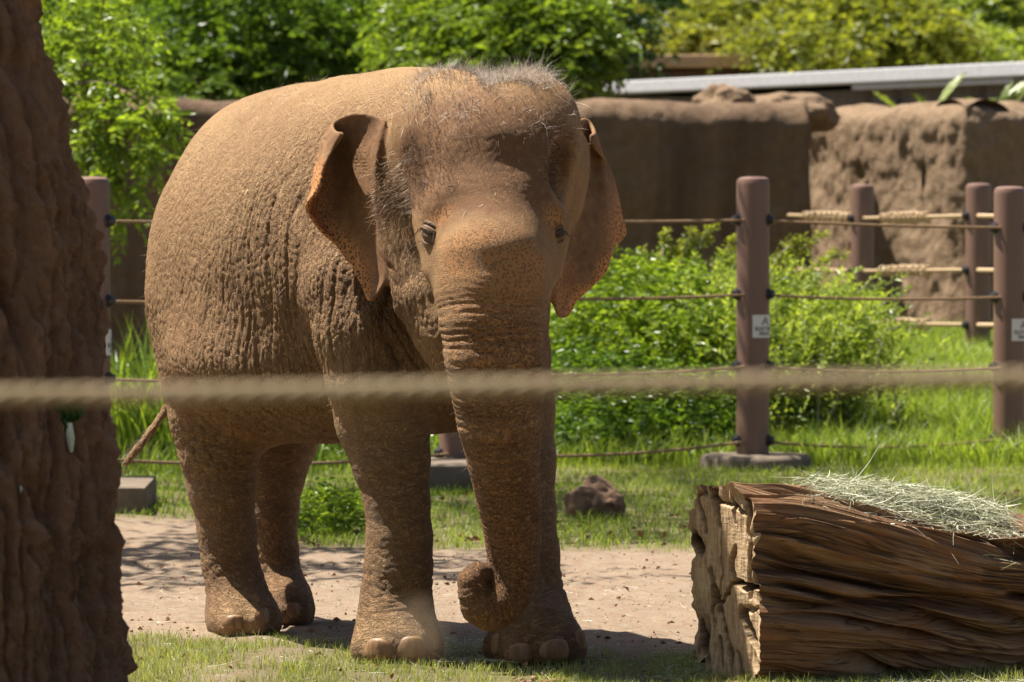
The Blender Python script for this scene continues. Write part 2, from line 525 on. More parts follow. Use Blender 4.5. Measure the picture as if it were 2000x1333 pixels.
def sprays(P0, D0, Ls, per, leaf, wid, g, droop=0.35, spread=0.9, jitter=0.25):
    """twigs with leaves set along both sides"""
    n = len(P0)
    D0 = D0 / np.linalg.norm(D0, axis=1, keepdims=True)
    side = np.cross(D0, np.array((0, 0, 1.0)) + 0.2 * g.normal(size=(n, 3))); side /= np.maximum(np.linalg.norm(side, axis=1, keepdims=True), 1e-9)
    t = (np.arange(per) + 0.6) / per
    T = np.tile(t, (n, 1))
    pos = P0[:, None] + D0[:, None] * (Ls[:, None] * T)[..., None]
    pos[..., 2] -= droop * Ls[:, None] * T ** 2
    sg = np.where(np.arange(per) % 2 == 0, 1.0, -1.0)[None, :, None]
    dr = D0[:, None] * (1 - spread * 0.5) + side[:, None] * sg * spread + g.normal(size=(n, per, 3)) * jitter
    dr[..., 2] -= 0.25
    lf = leaf * g.uniform(0.65, 1.2, (n, per))
    tint = np.repeat(g.uniform(0, 1, n)[:, None], per, 1) * 0.6 + 0.4 * g.uniform(0, 1, (n, per))
    V, F = leaves(pos.reshape(-1, 3), dr.reshape(-1, 3), lf.ravel(), (lf * wid).ravel(), g)
    return V, F, np.repeat(tint.ravel(), 4)

def blob_points(blobs, n, g, hollow=0.45):
    """points and outward directions through a set of ellipsoids ((c), (r))"""
    w = np.array([b[1][0] * b[1][2] + b[1][1] * b[1][2] for b in blobs]); w = w / w.sum()
    k = g.choice(len(blobs), n, p=w)
    c = np.array([b[0] for b in blobs])[k]; r = np.array([b[1] for b in blobs])[k]
    u = g.normal(size=(n, 3)); u /= np.linalg.norm(u, axis=1, keepdims=True)
    rr = g.uniform(hollow ** 3, 1, n) ** (1 / 3)
    return c + u * r * rr[:, None], u

def merge(parts):
    V, F, T, o = [], [], [], 0
    for v, f, t in parts:
        V.append(v); F.append(f + o); T.append(t); o += len(v)
    return np.concatenate(V), np.concatenate(F), np.concatenate(T)

M_BARK = simple('tree_bark', (0.13, 0.10, 0.075), 0.9, var=0.4, scale=8, bump=0.6, bdist=0.02)
M_BARKP = simple('pale_tree_bark', (0.34, 0.30, 0.25), 0.9, var=0.3, scale=8, bump=0.6, bdist=0.02)
LEAF_MID = leaf_mat('leaf_mid_green', (0.020, 0.058, 0.010), (0.185, 0.300, 0.045), 0.5, .32)
LEAF_FRESH = leaf_mat('leaf_fresh_green', (0.036, 0.085, 0.012), (0.285, 0.400, 0.060), 0.5, .32)
LEAF_YEL = leaf_mat('leaf_yellow_green', (0.080, 0.115, 0.020), (0.340, 0.375, 0.075), 0.5, .4)
LEAF_DARK = leaf_mat('leaf_dark_green', (0.016, 0.042, 0.010), (0.045, 0.095, 0.020), 0.35)
LEAF_PALE = leaf_mat('leaf_pale_green', (0.085, 0.14, 0.030), (0.38, 0.47, 0.13), 0.5, .36)
LEAF_GRASS = leaf_mat('grass_blade_green', (0.055, 0.115, 0.018), (0.320, 0.420, 0.085), 0.5, 0.4)
LEAF_GRASSD = leaf_mat('grass_blade_dry', (0.12, 0.165, 0.045), (0.36, 0.40, 0.17), 0.45, 0.5)

def tree(name, label, base, blobs, n, leaf, mat, seed, per=9, wid=0.5, trunk_r=0.12, bark=None, group=None, spray=0.45, droop=0.35, hollow=0.35, limbs=7, core=True):
    g = np.random.default_rng(seed)
    t = thing(name, label, 'tree', tuple(base), group)
    p, u = blob_points(blobs, n, g, hollow)
    d = u + g.normal(size=u.shape) * 0.6; d[:, 2] = d[:, 2] * 0.6 + 0.1
    V, F, T = sprays(p, d, spray * g.uniform(.6, 1.3, n), per, leaf, wid, g, droop)
    T = np.clip(T * 0.75 + 0.25 * (0.5 + 0.5 * fbm(V * 0.9, 2, seed)), 0, 1)
    mesh_np('crown', V, F, mat, t, False, dict(tint=T))
    b = MB()
    base = np.array(base, float)
    cen = np.mean([np.array(q[0]) for q in blobs], 0)
    fork = base + (cen - base) * 0.45 + g.normal(size=3) * 0.1
    b.tube([base - (0, 0, .1), base + (fork - base) * .5 + g.normal(size=3) * 0.06, fork], [trunk_r * 1.2, trunk_r, trunk_r * .85], 9)
    for k in range(limbs):
        q = blobs[g.integers(len(blobs))]; e = np.array(q[0]) + g.normal(size=3) * np.array(q[1]) * 0.45
        mid = fork + (e - fork) * .5 + g.normal(size=3) * 0.18 * np.linalg.norm(e - fork) * .6
        b.tube([fork, mid, e], [trunk_r * .62, trunk_r * .4, trunk_r * .12], 7)
        for j in range(3):
            e2 = e + g.normal(size=3) * np.array(q[1]) * 0.5
            b.tube([mid + (e - mid) * g.uniform(.0, .7), (mid + e2) / 2 + g.normal(size=3) * .08, e2], [trunk_r * .22, trunk_r * .14, trunk_r * .05], 5)
    b.build('trunk', bark or M_BARK, t)
    return t

def B(px, py, D, rx, ry, dep=None):
    """a clump: centre pixel and radii in pixels at a depth"""
    return (P(px, py, D), (M(rx, D), dep if dep else M(rx, D) * 0.7, M(ry, D)))

def ground_at(px, D):
    q = P(px, 500, D); return (q[0], q[1], float(gz(q[0], q[1])))
# ------------------------------------------------------------------ trees beyond the wall
GT = 'trees beyond the mud wall'
tree('broadleaf_tree', 'dense mid green tree left of the elephant back, above the wall', ground_at(420, 57), [B(300, 90, 57, 190, 130), B(470, 60, 56, 170, 140), B(390, 160, 55.5, 180, 70), B(560, 120, 56, 140, 110)],
     2000, 0.125, LEAF_MID, 201, 9, 0.5, 0.10, group=GT)
tree('broadleaf_tree', 'tangled green tree with bare pale branches above the elephant shoulder', ground_at(700, 58), [B(650, 70, 58, 130, 120), B(760, 40, 57, 140, 90), B(700, 150, 57, 150, 60)],
     1500, 0.11, LEAF_MID, 202, 9, 0.5, 0.08, M_BARKP, GT, limbs=11)
tree('broadleaf_tree', 'bright fresh green tree directly behind the elephant head', ground_at(980, 53), [B(900, 60, 53.5, 150, 95), B(1020, 60, 53, 150, 110), B(1110, 80, 52.6, 70, 80), B(1070, 150, 52.5, 80, 50), B(940, 140, 53, 120, 60)],
     2000, 0.125, LEAF_FRESH, 203, 9, 0.45, 0.09, group=GT)
tree('shade_tree', 'dark tree in the gap over the tan shed roof', ground_at(1290, 96), [B(1230, 20, 96, 130, 110), B(1370, 10, 97, 120, 100), B(1120, 20, 97, 120, 100)],
     2000, 0.2, LEAF_DARK, 204, 9, 0.5, 0.2, M_BARKP, GT, spray=0.8, limbs=9)
tree('broadleaf_tree', 'small pale green tree left of the shed roof', ground_at(1210, 80), [B(1215, 62, 80, 45, 50), B(1250, 85, 80, 40, 30)],
     380, 0.13, LEAF_YEL, 205, 9, 0.5, 0.07, M_BARKP, GT)
tree('broadleaf_tree', 'yellow green tree with pale twigs above the white coping', ground_at(1560, 78), [B(1420, 75, 78, 100, 60), B(1540, 40, 78, 130, 90), B(1680, 60, 77, 140, 80), B(1780, 80, 76.5, 90, 60), B(1600, 95, 76.5, 190, 40)],
     3000, 0.15, LEAF_YEL, 206, 9, 0.55, 0.13, M_BARKP, GT, spray=0.6, limbs=14)
tree('broadleaf_tree', 'soft light green tree at the right edge above the white coping', ground_at(1930, 84), [B(1900, 60, 84, 90, 90), B(1990, 40, 84, 120, 110), B(1930, 110, 82, 110, 30)],
     1700, 0.14, LEAF_PALE, 207, 9, 0.6, 0.13, M_BARK, GT, spray=0.6)
tree('shade_tree', 'dark broad tree rising behind the yellow green tree', ground_at(1750, 104), [B(1600, -10, 104, 190, 110), B(1800, 10, 104, 190, 120), B(1950, 0, 104, 160, 120), B(1480, 20, 105, 120, 110)],
     2400, 0.22, LEAF_DARK, 208, 9, 0.5, 0.25, M_BARK, GT, spray=0.9)
tree('shade_tree', 'dark tree filling the space behind the two green trees', ground_at(600, 70), [B(240, 40, 70, 220, 190), B(520, 30, 70, 200, 180), B(800, 60, 70, 220, 170), B(1050, 40, 72, 200, 160)],
     3200, 0.16, LEAF_DARK, 209, 9, 0.5, 0.2, M_BARK, GT, spray=0.7)
# the leafy tree whose lower boughs hang in front of the wall on the left
tree('leafy_tree', 'sunlit leafy tree hanging its boughs in front of the wall beside the brown trunk', ground_at(90, 40), [B(120, 30, 40, 90, 70), B(170, 85, 39.5, 85, 55), B(105, 190, 40, 60, 80), B(125, 300, 40, 45, 70), B(130, 90, 40, 120, 80)],
     330, 0.085, LEAF_FRESH, 210, 11, 0.5, 0.06, M_BARK, spray=0.42, droop=0.5)
# two boughs reaching lower
g = np.random.default_rng(212)
bt = [o for o in SC.objects if o.name.startswith('leafy_tree')][0]
parts = []; tw = MB()
for (x0, y0), (x1, y1), n in (((120, 170), (330, 232), 14), ((120, 215), (325, 275), 16), ((110, 260), (285, 335), 14), ((120, 310), (262, 385), 12), ((130, 345), (245, 412), 8), ((120, 140), (300, 185), 10), ((150, 250), (300, 300), 10)):
    A = P(x0, y0, 39.3 + g.uniform(-.3, .3)); Bq = P(x1, y1, 38.9 + g.uniform(-.3, .3))
    t = np.linspace(0.15, 1, n); ctr = A + (Bq - A) * t[:, None]; ctr[:, 2] += 0.14 * np.sin(t * math.pi)
    tw.tube(list(ctr), list(np.linspace(0.014, 0.004, n)), 5)
    dd = (Bq - A)[None] / np.linalg.norm(Bq - A) * 0.7 + g.normal(size=(n, 3)) * 0.5
    for rep in range(3):
        parts.append(sprays(ctr + g.normal(size=ctr.shape) * 0.03, dd + g.normal(size=dd.shape) * 0.5, g.uniform(.16, .34, n), 9, 0.088, 0.52, g, 0.5, 0.95, 0.15))
V, F, T = merge(parts)
mesh_np('bough_leaves', V, F, LEAF_FRESH, bt, False, dict(tint=T))
tw.build('bough', M_BARK, bt)
# far wood on the hill: one mass
g = np.random.default_rng(215)
n = 5200
hxp = g.uniform(-24, 26, n); hyp = g.uniform(118, 170, n)
hzp = -2 + 34 * sstep(112, 210, hyp) + g.uniform(0.0, 3.5, n)
d = g.normal(size=(n, 3)); d[:, 2] = np.abs(d[:, 2]) * .4
V, F, T = sprays(np.stack([hxp, hyp, hzp], 1), d, g.uniform(1.0, 1.8, n), 8, 0.6, 0.6, g, 0.3)
o = mesh_np('woods', V, F, LEAF_DARK, None, False, dict(tint=T)); tag(o, 'far dark wood on the hillside', kind='stuff')

# the trees out of view that shade the fence and dapple the path
def overhang(base, fork, blobs, n, seed, lab, leaf=.13):
    """a tree whose trunk stands out of view and whose limbs reach over the enclosure"""
    g = np.random.default_rng(seed)
    t = thing('shade_tree', lab, 'tree', base)
    p, u = blob_points(blobs, n, g, .2)
    V, F, T = sprays(p, u + g.normal(size=u.shape) * .7, g.uniform(.3, .6, n), 9, leaf, .5, g)
    mesh_np('crown', V, F, LEAF_MID, t, False, dict(tint=T))
    b = MB(); b.tube([base, (np.array(base) + fork) / 2 + (.1, .1, 0), fork], [.2, .16, .13], 9)
    for q in blobs: e = np.array(q[0]); b.tube([fork, (np.array(fork) + e) / 2 + (0, 0, .25), e], [.10, .06, .02], 7)
    b.build('trunk', M_BARK, t)
overhang((-3.6, 25.6, 0), np.array((-3.9, 25.4, 3.6)), [((-4.1, 24.6, 5.2), (.9, 1.1, .6)), ((-3.1, 25.6, 5.0), (.9, 1.0, .5)), ((-4.3, 26.6, 5.6), (.9, 1.1, .6)), ((-2.5, 24.4, 5.3), (.6, .9, .4))], 380, 231, 'shade tree left of the path whose boughs dapple the dirt')
overhang((-3.5, 31.0, 0), np.array((-3.4, 31.0, 4.2)), [((-1.5, 31.0, 5.4), (.9, 1.6, .6)), ((-.9, 33.4, 5.6), (.9, 1.4, .6)), ((-2.6, 29.9, 5.2), (.9, 1.1, .5)), ((.9, 30.0, 6.4), (.9, .8, .5)), ((-4.4, 33.5, 5.6), (1.0, 1.2, .6)), ((-1.6, 27.6, 5.6), (.8, 1.1, .5)), ((-1.9, 29.0, 5.3), (.7, 1.0, .5)), ((-3.4, 28.0, 5.4), (.7, .8, .4))], 760, 232, 'shade tree behind the bark trunk whose boughs reach over the fence')
# ------------------------------------------------------------------ the elephant
class SDF:
    def __init__(s): s.prims = []
    def ell(s, c, r, R=None, k=0.08, op='u'):
        s.prims.append(('e', np.asarray(c, float), np.asarray(r, float), R, k, op))
    def cone(s, pts, k=0.06, op='u', kin=0.02):
        """a chain of round cones, pts = [(centre, radius)...]"""
        s.prims.append(('c', [(np.asarray(p, float), float(r)) for p, r in pts], kin, None, k, op))
    def bbox(s, p):
        if p[0] == 'e':
            m = float(max(p[2])); 
            if p[3] is None: return p[1] - p[2], p[1] + p[2]
            return p[1] - m, p[1] + m
        if p[0] == 's': return p[2]
        lo = np.min([c - r for c, r in p[1]], 0); hi = np.max([c + r for c, r in p[1]], 0)
        return lo, hi
    def dist(s, p, X):
        if p[0] == 'e':
            q = X - p[1]
            if p[3] is not None: q = q @ p[3]
            k0 = np.sqrt(((q / p[2]) ** 2).sum(1)); k1 = np.sqrt(((q / p[2] ** 2) ** 2).sum(1))
            return k0 * (k0 - 1) / np.maximum(k1, 1e-6)
        if p[0] == 's':
            kd, r = p[1]
            return np.array([kd.find(v)[2] for v in X]) - r
        out = None
        for (a, ra), (b, rb) in zip(p[1][:-1], p[1][1:]):
            ab = b - a
            t = np.clip(((X - a) @ ab) / max(ab @ ab, 1e-9), 0, 1)
            d = np.sqrt(((X - a - t[:, None] * ab) ** 2).sum(1)) - (ra + (rb - ra) * t)
            out = d if out is None else smin(out, d, p[2])
        return out
    def eval(s, X):
        d = np.full(len(X), 1.0)
        for p in s.prims:
            lo, hi = s.bbox(p)
            mg = 0.12 + p[4]
            m = np.all((X > lo - mg) & (X < hi + mg), axis=1)
            if not m.any(): continue
            i = np.nonzero(m)[0]
            dd = s.dist(p, X[i])
            if p[5] == 'u': d[i] = smin(d[i], dd, p[4])
            else: d[i] = -smin(-d[i], dd, p[4])
        return d

def smin(a, b, k):
    h = np.maximum(k - np.abs(a - b), 0) / k
    return np.minimum(a, b) - h * h * k * 0.25

def surface_nets(D, origin, h):
    s = D < 0
    nx, ny, nz = D.shape
    c = np.zeros((nx - 1, ny - 1, nz - 1), np.int8)
    for a in (0, 1):
        for b in (0, 1):
            for e in (0, 1):
                c += s[a:nx - 1 + a, b:ny - 1 + b, e:nz - 1 + e]
    act = (c > 0) & (c < 8)
    idx = np.argwhere(act)
    vid = np.full(act.shape, -1, np.int32)
    vid[act] = np.arange(len(idx))
    acc = np.zeros((len(idx), 3)); cnt = np.zeros(len(idx))
    corners = [(a, b, e) for a in (0, 1) for b in (0, 1) for e in (0, 1)]
    val = {q: D[idx[:, 0] + q[0], idx[:, 1] + q[1], idx[:, 2] + q[2]].astype(np.float64) for q in corners}
    for q in corners:
        for ax in range(3):
            if q[ax]: continue
            r = list(q); r[ax] = 1; r = tuple(r)
            m = (val[q] < 0) != (val[r] < 0)
            t = val[q][m] / (val[q][m] - val[r][m])
            p = np.tile(np.array(q, float), (m.sum(), 1)); p[:, ax] += t
            acc[m] += p; cnt[m] += 1
    V = origin + h * (idx + acc / cnt[:, None])
    faces = []
    for ax in range(3):
        sl0 = [slice(None)] * 3; sl1 = [slice(None)] * 3
        sl0[ax] = slice(0, -1); sl1[ax] = slice(1, None)
        e = s[tuple(sl0)] != s[tuple(sl1)]
        o1, o2 = [(1, 2), (2, 0), (0, 1)][ax]
        E = np.argwhere(e)
        E = E[(E[:, o1] > 0) & (E[:, o2] > 0) & (E[:, o1] < D.shape[o1] - 1) & (E[:, o2] < D.shape[o2] - 1)]
        def cell(d1, d2):
            q = E.copy(); q[:, o1] -= d1; q[:, o2] -= d2
            return vid[q[:, 0], q[:, 1], q[:, 2]]
        quad = np.stack([cell(1, 1), cell(0, 1), cell(0, 0), cell(1, 0)], 1)
        flip = ~s[E[:, 0], E[:, 1], E[:, 2]]
        quad[flip] = quad[flip][:, ::-1]
        faces.append(quad)
    F = np.concatenate(faces)
    F = F[(F >= 0).all(1)]
    return V, F

def build_sdf(sdf, lo, hi, h):
    n = 4
    H = h * n
    cn = np.ceil((np.asarray(hi) - lo) / H).astype(int) + 1
    g = np.stack(np.meshgrid(*[np.arange(c) for c in cn], indexing='ij'), -1)
    Xc = np.asarray(lo) + g.reshape(-1, 3) * H
    # the coarse pass must keep distances beyond the boxes too: large value there is fine
    dc = sdf.eval(Xc).reshape(cn)
    near = np.abs(dc) < H * 1.8
    blk = np.zeros(cn - 1, bool)
    sg = dc < 0
    mx = np.zeros(cn - 1, np.int8)
    for a in (0, 1):
        for b in (0, 1):
            for e in (0, 1):
                blk |= near[a:cn[0] - 1 + a, b:cn[1] - 1 + b, e:cn[2] - 1 + e]
    fn = (cn - 1) * n
    D = np.repeat(np.repeat(np.repeat(np.where(dc[:-1, :-1, :-1] < 0, -0.5, 0.5).astype(np.float32), n, 0), n, 1), n, 2)
    m = np.repeat(np.repeat(np.repeat(blk, n, 0), n, 1), n, 2)
    I = np.argwhere(m)
    out = np.empty(len(I), np.float32)
    for a in range(0, len(I), 400000):
        out[a:a + 400000] = sdf.eval(np.asarray(lo) + I[a:a + 400000] * h)
    D[m] = out
    return surface_nets(D, np.asarray(lo, float), h)

def mesh_normals(V, F):
    a, b, c, d = (V[F[:, k]] for k in range(4))
    fn = np.cross(c - a, d - b)
    N = np.zeros_like(V)
    for k in range(4):
        for ax in range(3):
            N[:, ax] += np.bincount(F[:, k], fn[:, ax], len(V))
    return N / np.maximum(np.linalg.norm(N, axis=1, keepdims=True), 1e-12)

def smooth_verts(V, F, it=2, lam=0.5):
    E = np.concatenate([F[:, [0, 1]], F[:, [1, 2]], F[:, [2, 3]], F[:, [3, 0]]])
    deg = np.bincount(E[:, 0], minlength=len(V)) + np.bincount(E[:, 1], minlength=len(V))
    for _ in range(it):
        A = np.zeros_like(V)
        for ax in range(3):
            A[:, ax] = np.bincount(E[:, 0], V[E[:, 1], ax], len(V)) + np.bincount(E[:, 1], V[E[:, 0], ax], len(V))
        V = V + lam * (A / np.maximum(deg, 1)[:, None] - V)
    return V

HD = np.array((0.46, -0.888, 0)); HD /= np.linalg.norm(HD)      # the way it faces
HR = np.array((HD[1], -HD[0], 0))                               # its right-hand side
RB = np.stack([HD, HR, np.array((0, 0, 1.0))], 1)               # columns: forward, right, up

def C(rows):
    """rows (px, py, depth, radius in px) -> chain"""
    return [(P(x, y, d), M(r, d)) for x, y, d, r in rows]

TRUNK = [(962, 505, 18.42, 118), (962, 560, 18.40, 113), (962, 620, 18.38, 105), (964, 690, 18.37, 99), (971, 760, 18.39, 92), (976, 820, 18.41, 84),
         (984, 900, 18.47, 72), (994, 980, 18.53, 63), (1003, 1060, 18.58, 55), (1003, 1105, 18.6, 51), (996, 1148, 18.6, 49),
         (980, 1176, 18.58, 46), (956, 1192, 18.56, 42), (936, 1184, 18.54, 38), (925, 1160, 18.53, 31), (921, 1135, 18.53, 28), (933, 1119, 18.54, 22), (953, 1115, 18.56, 16)]
LEG_FR = [(684, 480, 19.36, 112), (700, 560, 19.24, 116), (716, 650, 19.16, 108), (734, 740, 19.14, 98), (747, 820, 19.17, 91), (763, 900, 19.14, 76),
          (776, 980, 19.12, 64), (780, 1050, 19.12, 64), (777, 1110, 19.12, 66), (773, 1160, 19.12, 68), (774, 1215, 19.1, 76), (776, 1258, 19.06, 84)]
LEG_FL = [(960, 560, 19.55, 110), (975, 700, 19.45, 100), (992, 800, 19.38, 91), (1008, 900, 19.33, 77), (1018, 1000, 19.3, 67), (1025, 1080, 19.28, 66),
          (1031, 1150, 19.26, 67), (1037, 1200, 19.22, 76), (1045, 1250, 19.1, 88)]
LEG_BR = [(470, 640, 20.45, 170), (455, 740, 20.4, 138), (428, 820, 20.36, 96), (427, 880, 20.35, 78), (433, 950, 20.36, 66), (444, 1040, 20.38, 57), (449, 1100, 20.38, 55),
          (461, 1150, 20.36, 58), (468, 1190, 20.32, 63), (475, 1215, 20.28, 68)]
LEG_BL = [(560, 760, 20.85, 120), (540, 860, 20.85, 80), (536, 920, 20.85, 62), (532, 1000, 20.86, 50), (540, 1075, 20.88, 42), (548, 1130, 20.86, 42),
          (556, 1165, 20.8, 50), (560, 1190, 20.72, 55)]
TAIL = [(420, 560, 21.05, 30), (395, 690, 21.15, 18), (350, 765, 21.1, 13), (325, 800, 21.05, 11), (295, 843, 21.0, 10), (268, 878, 20.95, 9), (246, 905, 20.92, 7)]

def ear_sheet(rows, nu=70, nv=44):
    """rows of (px, py, depth) from the head outwards; returns dense points and the (u, v) grid"""
    R = np.array([[P(*q) for q in r] for r in rows])          # rows x cols x 3
    def interp(A, t, ax):
        n = A.shape[ax]; x = np.linspace(0, n - 1, t)
        i = np.clip(np.floor(x).astype(int), 0, n - 2); f = x - i
        def tk(j): return np.take(A, np.clip(j, 0, n - 1), axis=ax)
        sh = [1] * A.ndim; sh[ax] = t; f = f.reshape(sh)
        p0, p1, p2, p3 = tk(i - 1), tk(i), tk(i + 1), tk(i + 2)
        return 0.5 * (2 * p1 + (p2 - p0) * f + (2 * p0 - 5 * p1 + 4 * p2 - p3) * f ** 2 + (3 * p1 - p0 - 3 * p2 + p3) * f ** 3)
    return interp(interp(R, nu, 0), nv, 1)

EAR_R = ear_sheet([
    [(752, 238, 18.86), (722, 226, 18.90), (695, 224, 18.95), (668, 232, 19.00), (650, 246, 19.02), (656, 260, 18.93), (668, 262, 18.88)],
    [(745, 262, 18.84), (720, 262, 18.92), (690, 262, 19.00), (660, 264, 19.05), (634, 272, 19.05), (636, 292, 18.94), (648, 296, 18.90)],
    [(736, 310, 18.82), (712, 312, 18.92), (684, 312, 19.02), (652, 312, 19.07), (622, 314, 19.04), (626, 322, 18.92), (632, 328, 18.88)],
    [(736, 362, 18.82), (710, 364, 18.92), (680, 364, 19.02), (648, 362, 19.06), (614, 360, 19.02), (616, 366, 18.90), (622, 370, 18.87)],
    [(748, 408, 18.82), (718, 410, 18.90), (686, 412, 18.98), (652, 412, 19.03), (618, 408, 19.02), (604, 405, 18.93), (600, 404, 18.90)],
    [(756, 446, 18.82), (728, 448, 18.88), (700, 450, 18.94), (668, 450, 18.99), (636, 446, 19.00), (622, 442, 18.96), (620, 440, 18.95)],
    [(760, 486, 18.80), (738, 488, 18.86), (714, 488, 18.91), (690, 488, 18.95), (668, 484, 18.97), (662, 482, 18.97), (660, 481, 18.97)],
    [(756, 524, 18.80), (740, 525, 18.84), (724, 526, 18.88), (708, 526, 18.91), (696, 524, 18.93), (692, 523, 18.93), (690, 522, 18.93)],
    [(746, 560, 18.80), (737, 560, 18.83), (728, 560, 18.86), (718, 560, 18.88), (711, 558, 18.89), (709, 557, 18.89), (708, 556, 18.89)],
    [(730, 584, 18.82), (727, 584, 18.84), (725, 584, 18.85), (723, 584, 18.86), (721, 584, 18.87), (720, 584, 18.87), (719, 583, 18.87)]])
EAR_L = ear_sheet([
    [(1126, 240, 18.98), (1138, 236, 19.02), (1148, 238, 19.04), (1157, 250, 19.02), (1160, 262, 18.97), (1156, 266, 18.93)],
    [(1122, 268, 18.94), (1138, 268, 19.02), (1152, 270, 19.06), (1165, 276, 19.04), (1168, 286, 18.98), (1162, 288, 18.95)],
    [(1118, 312, 18.92), (1138, 312, 19.02), (1156, 314, 19.07), (1172, 316, 19.07), (1180, 318, 19.08), (1184, 320, 19.10)],
    [(1110, 360, 18.88), (1134, 360, 18.98), (1158, 360, 19.04), (1180, 358, 19.06), (1190, 352, 19.12), (1196, 350, 19.16)],
    [(1102, 410, 18.85), (1130, 412, 18.94), (1158, 412, 19.00), (1182, 408, 19.04), (1198, 402, 19.12), (1208, 400, 19.18)],
    [(1098, 452, 18.83), (1126, 456, 18.91), (1156, 458, 18.97), (1182, 456, 19.02), (1202, 458, 19.10), (1220, 455, 19.18)],
    [(1092, 500, 18.82), (1118, 504, 18.89), (1148, 508, 18.95), (1180, 502, 19.00), (1192, 492, 19.05), (1198, 482, 19.10)],
    [(1086, 545, 18.80), (1106, 552, 18.86), (1128, 556, 18.91), (1152, 552, 18.96), (1170, 540, 18.99), (1180, 532, 19.01)],
    [(1082, 585, 18.80), (1092, 590, 18.84), (1106, 592, 18.88), (1116, 590, 18.91), (1124, 586, 18.93), (1130, 580, 18.94)],
    [(1090, 614, 18.82), (1095, 618, 18.84), (1100, 618, 18.86), (1105, 616, 18.88), (1109, 612, 18.89), (1112, 608, 18.90)]])

def elephant_sdf():
    s = SDF()
    # trunk of the body
    s.ell((-1.00, 20.42, 1.52), (0.66, 0.515, 0.69), RB, 0.10)
    s.ell((-0.66, 19.98, 1.53), (0.85, 0.63, 0.71), RB, 0.28)
    s.ell((-0.36, 19.58, 1.60), (0.58, 0.46, 0.68), RB, 0.22)
    s.cone([(P(540, 320, 20.4), 0.20), (P(690, 275, 19.9), 0.21), (P(830, 262, 19.4), 0.21)], 0.28)      # spine
    s.ell(P(560, 705, 20.0), (0.60, 0.43, 0.25), RB, 0.18)                 # belly
    s.ell(P(840, 640, 19.30), (0.34, 0.34, 0.42), RB, 0.15)                # chest
    s.cone(C([(860, 720, 19.35, 80), (862, 770, 19.40, 48), (868, 800, 19.38, 10)]), 0.08)               # breast
    # neck and head
    s.cone([(P(915, 345, 19.08), 0.33), (P(840, 420, 19.62), 0.42)], 0.15)
    s.ell(P(958, 330, 18.95), (0.375, 0.36, 0.335), None, 0.08)
    s.ell(P(878, 258, 18.80), (0.225, 0.25, 0.245), None, 0.06)
    s.ell(P(1036, 258, 18.78), (0.20, 0.24, 0.235), None, 0.05)
    s.ell(P(958, 350, 18.62), (0.30, 0.26, 0.36), None, 0.12)
    s.ell(P(965, 450, 18.55), (0.255, 0.24, 0.30), None, 0.10)
    s.cone(C([(775, 300, 18.92, 45), (772, 390, 18.90, 50), (800, 480, 18.86, 62), (832, 580, 18.80, 66), (868, 650, 18.75, 60)]), 0.09)   # cheek of its right side
    s.cone(C([(1100, 300, 18.95, 42), (1092, 400, 18.9, 38), (1058, 500, 18.85, 44), (1028, 585, 18.8, 42)]), 0.08)
    s.ell(P(872, 398, 18.545), (0.115, 0.17, 0.095), None, 0.10)           # brows
    s.ell(P(1072, 398, 18.52), (0.070, 0.10, 0.085), None, 0.06)
    s.cone(C([(864, 405, 18.53, 46), (852, 432, 18.52, 36), (849, 470, 18.48, 32), (860, 520, 18.46, 34)]), 0.07)              # round the eye
    s.cone(C([(1068, 398, 18.52, 44), (1078, 430, 18.52, 32), (1078, 475, 18.50, 28), (1068, 520, 18.48, 32)]), 0.07)
    s.ell(P(905, 300, 18.22), (0.10, 0.12, 0.06), None, 0.12, 's')        # hollows of the forehead
    s.ell(P(1010, 300, 18.22), (0.09, 0.12, 0.06), None, 0.12, 's')
    s.ell(P(780, 340, 18.46), (0.07, 0.12, 0.13), None, 0.12, 's')        # temples
    s.ell(P(1098, 345, 18.55), (0.05, 0.13, 0.12), None, 0.08, 's')
    s.cone(C(TRUNK), 0.07, kin=0.008)
    s.cone(C([(880, 640, 18.80, 70), (890, 720, 18.72, 45)]), 0.06)       # lower jaw
    # legs
    for leg, k in ((LEG_FR, 0.05), (LEG_FL, 0.08), (LEG_BR, 0.14), (LEG_BL, 0.08)):
        s.cone(C(leg), k, kin=0.03)
    # feet: pads and toes
    def foot(px, py, d, rx, ry, toes, k=0.05):
        c = P(px, py, d); c[2] = 0.055
        s.ell(c, (rx, ry, 0.12), None, k)
        for a, rr in toes:
            an = rad(a)
            q = c + np.array((rx * 0.80 * math.sin(an), -ry * 0.80 * math.cos(an), -0.01))
            s.ell(q, (rr * 1.08, rr * 1.08, rr * 1.25), None, 0.016)
    foot(776, 1262, 19.10, 0.175, 0.20, [(-62, .058), (-22, .066), (24, .066), (66, .056)])
    foot(1046, 1265, 19.12, 0.195, 0.21, [(-75, .056), (-28, .066), (20, .068), (62, .062)])
    foot(476, 1215, 20.30, 0.15, 0.19, [(-20, .055), (24, .058), (66, .054)])
    foot(562, 1195, 20.74, 0.10, 0.15, [(-10, .05), (40, .048)])
    s.cone(C(TAIL), 0.05, kin=0.01)
    # ears
    for E in (EAR_R, EAR_L):
        pts = E.reshape(-1, 3)
        kd = KDTree(len(pts))
        for i, q in enumerate(pts): kd.insert(q, i)
        kd.balance()
        s.prims.append(('s', (kd, 0.0095), (pts.min(0) - 0.02, pts.max(0) + 0.02), None, 0.025, 'u'))
    # a flat sole
    s.ell((-0.6, 19.8, -40.0), (40.0, 40.0, 40.003), None, 0.012, 's')
    return s

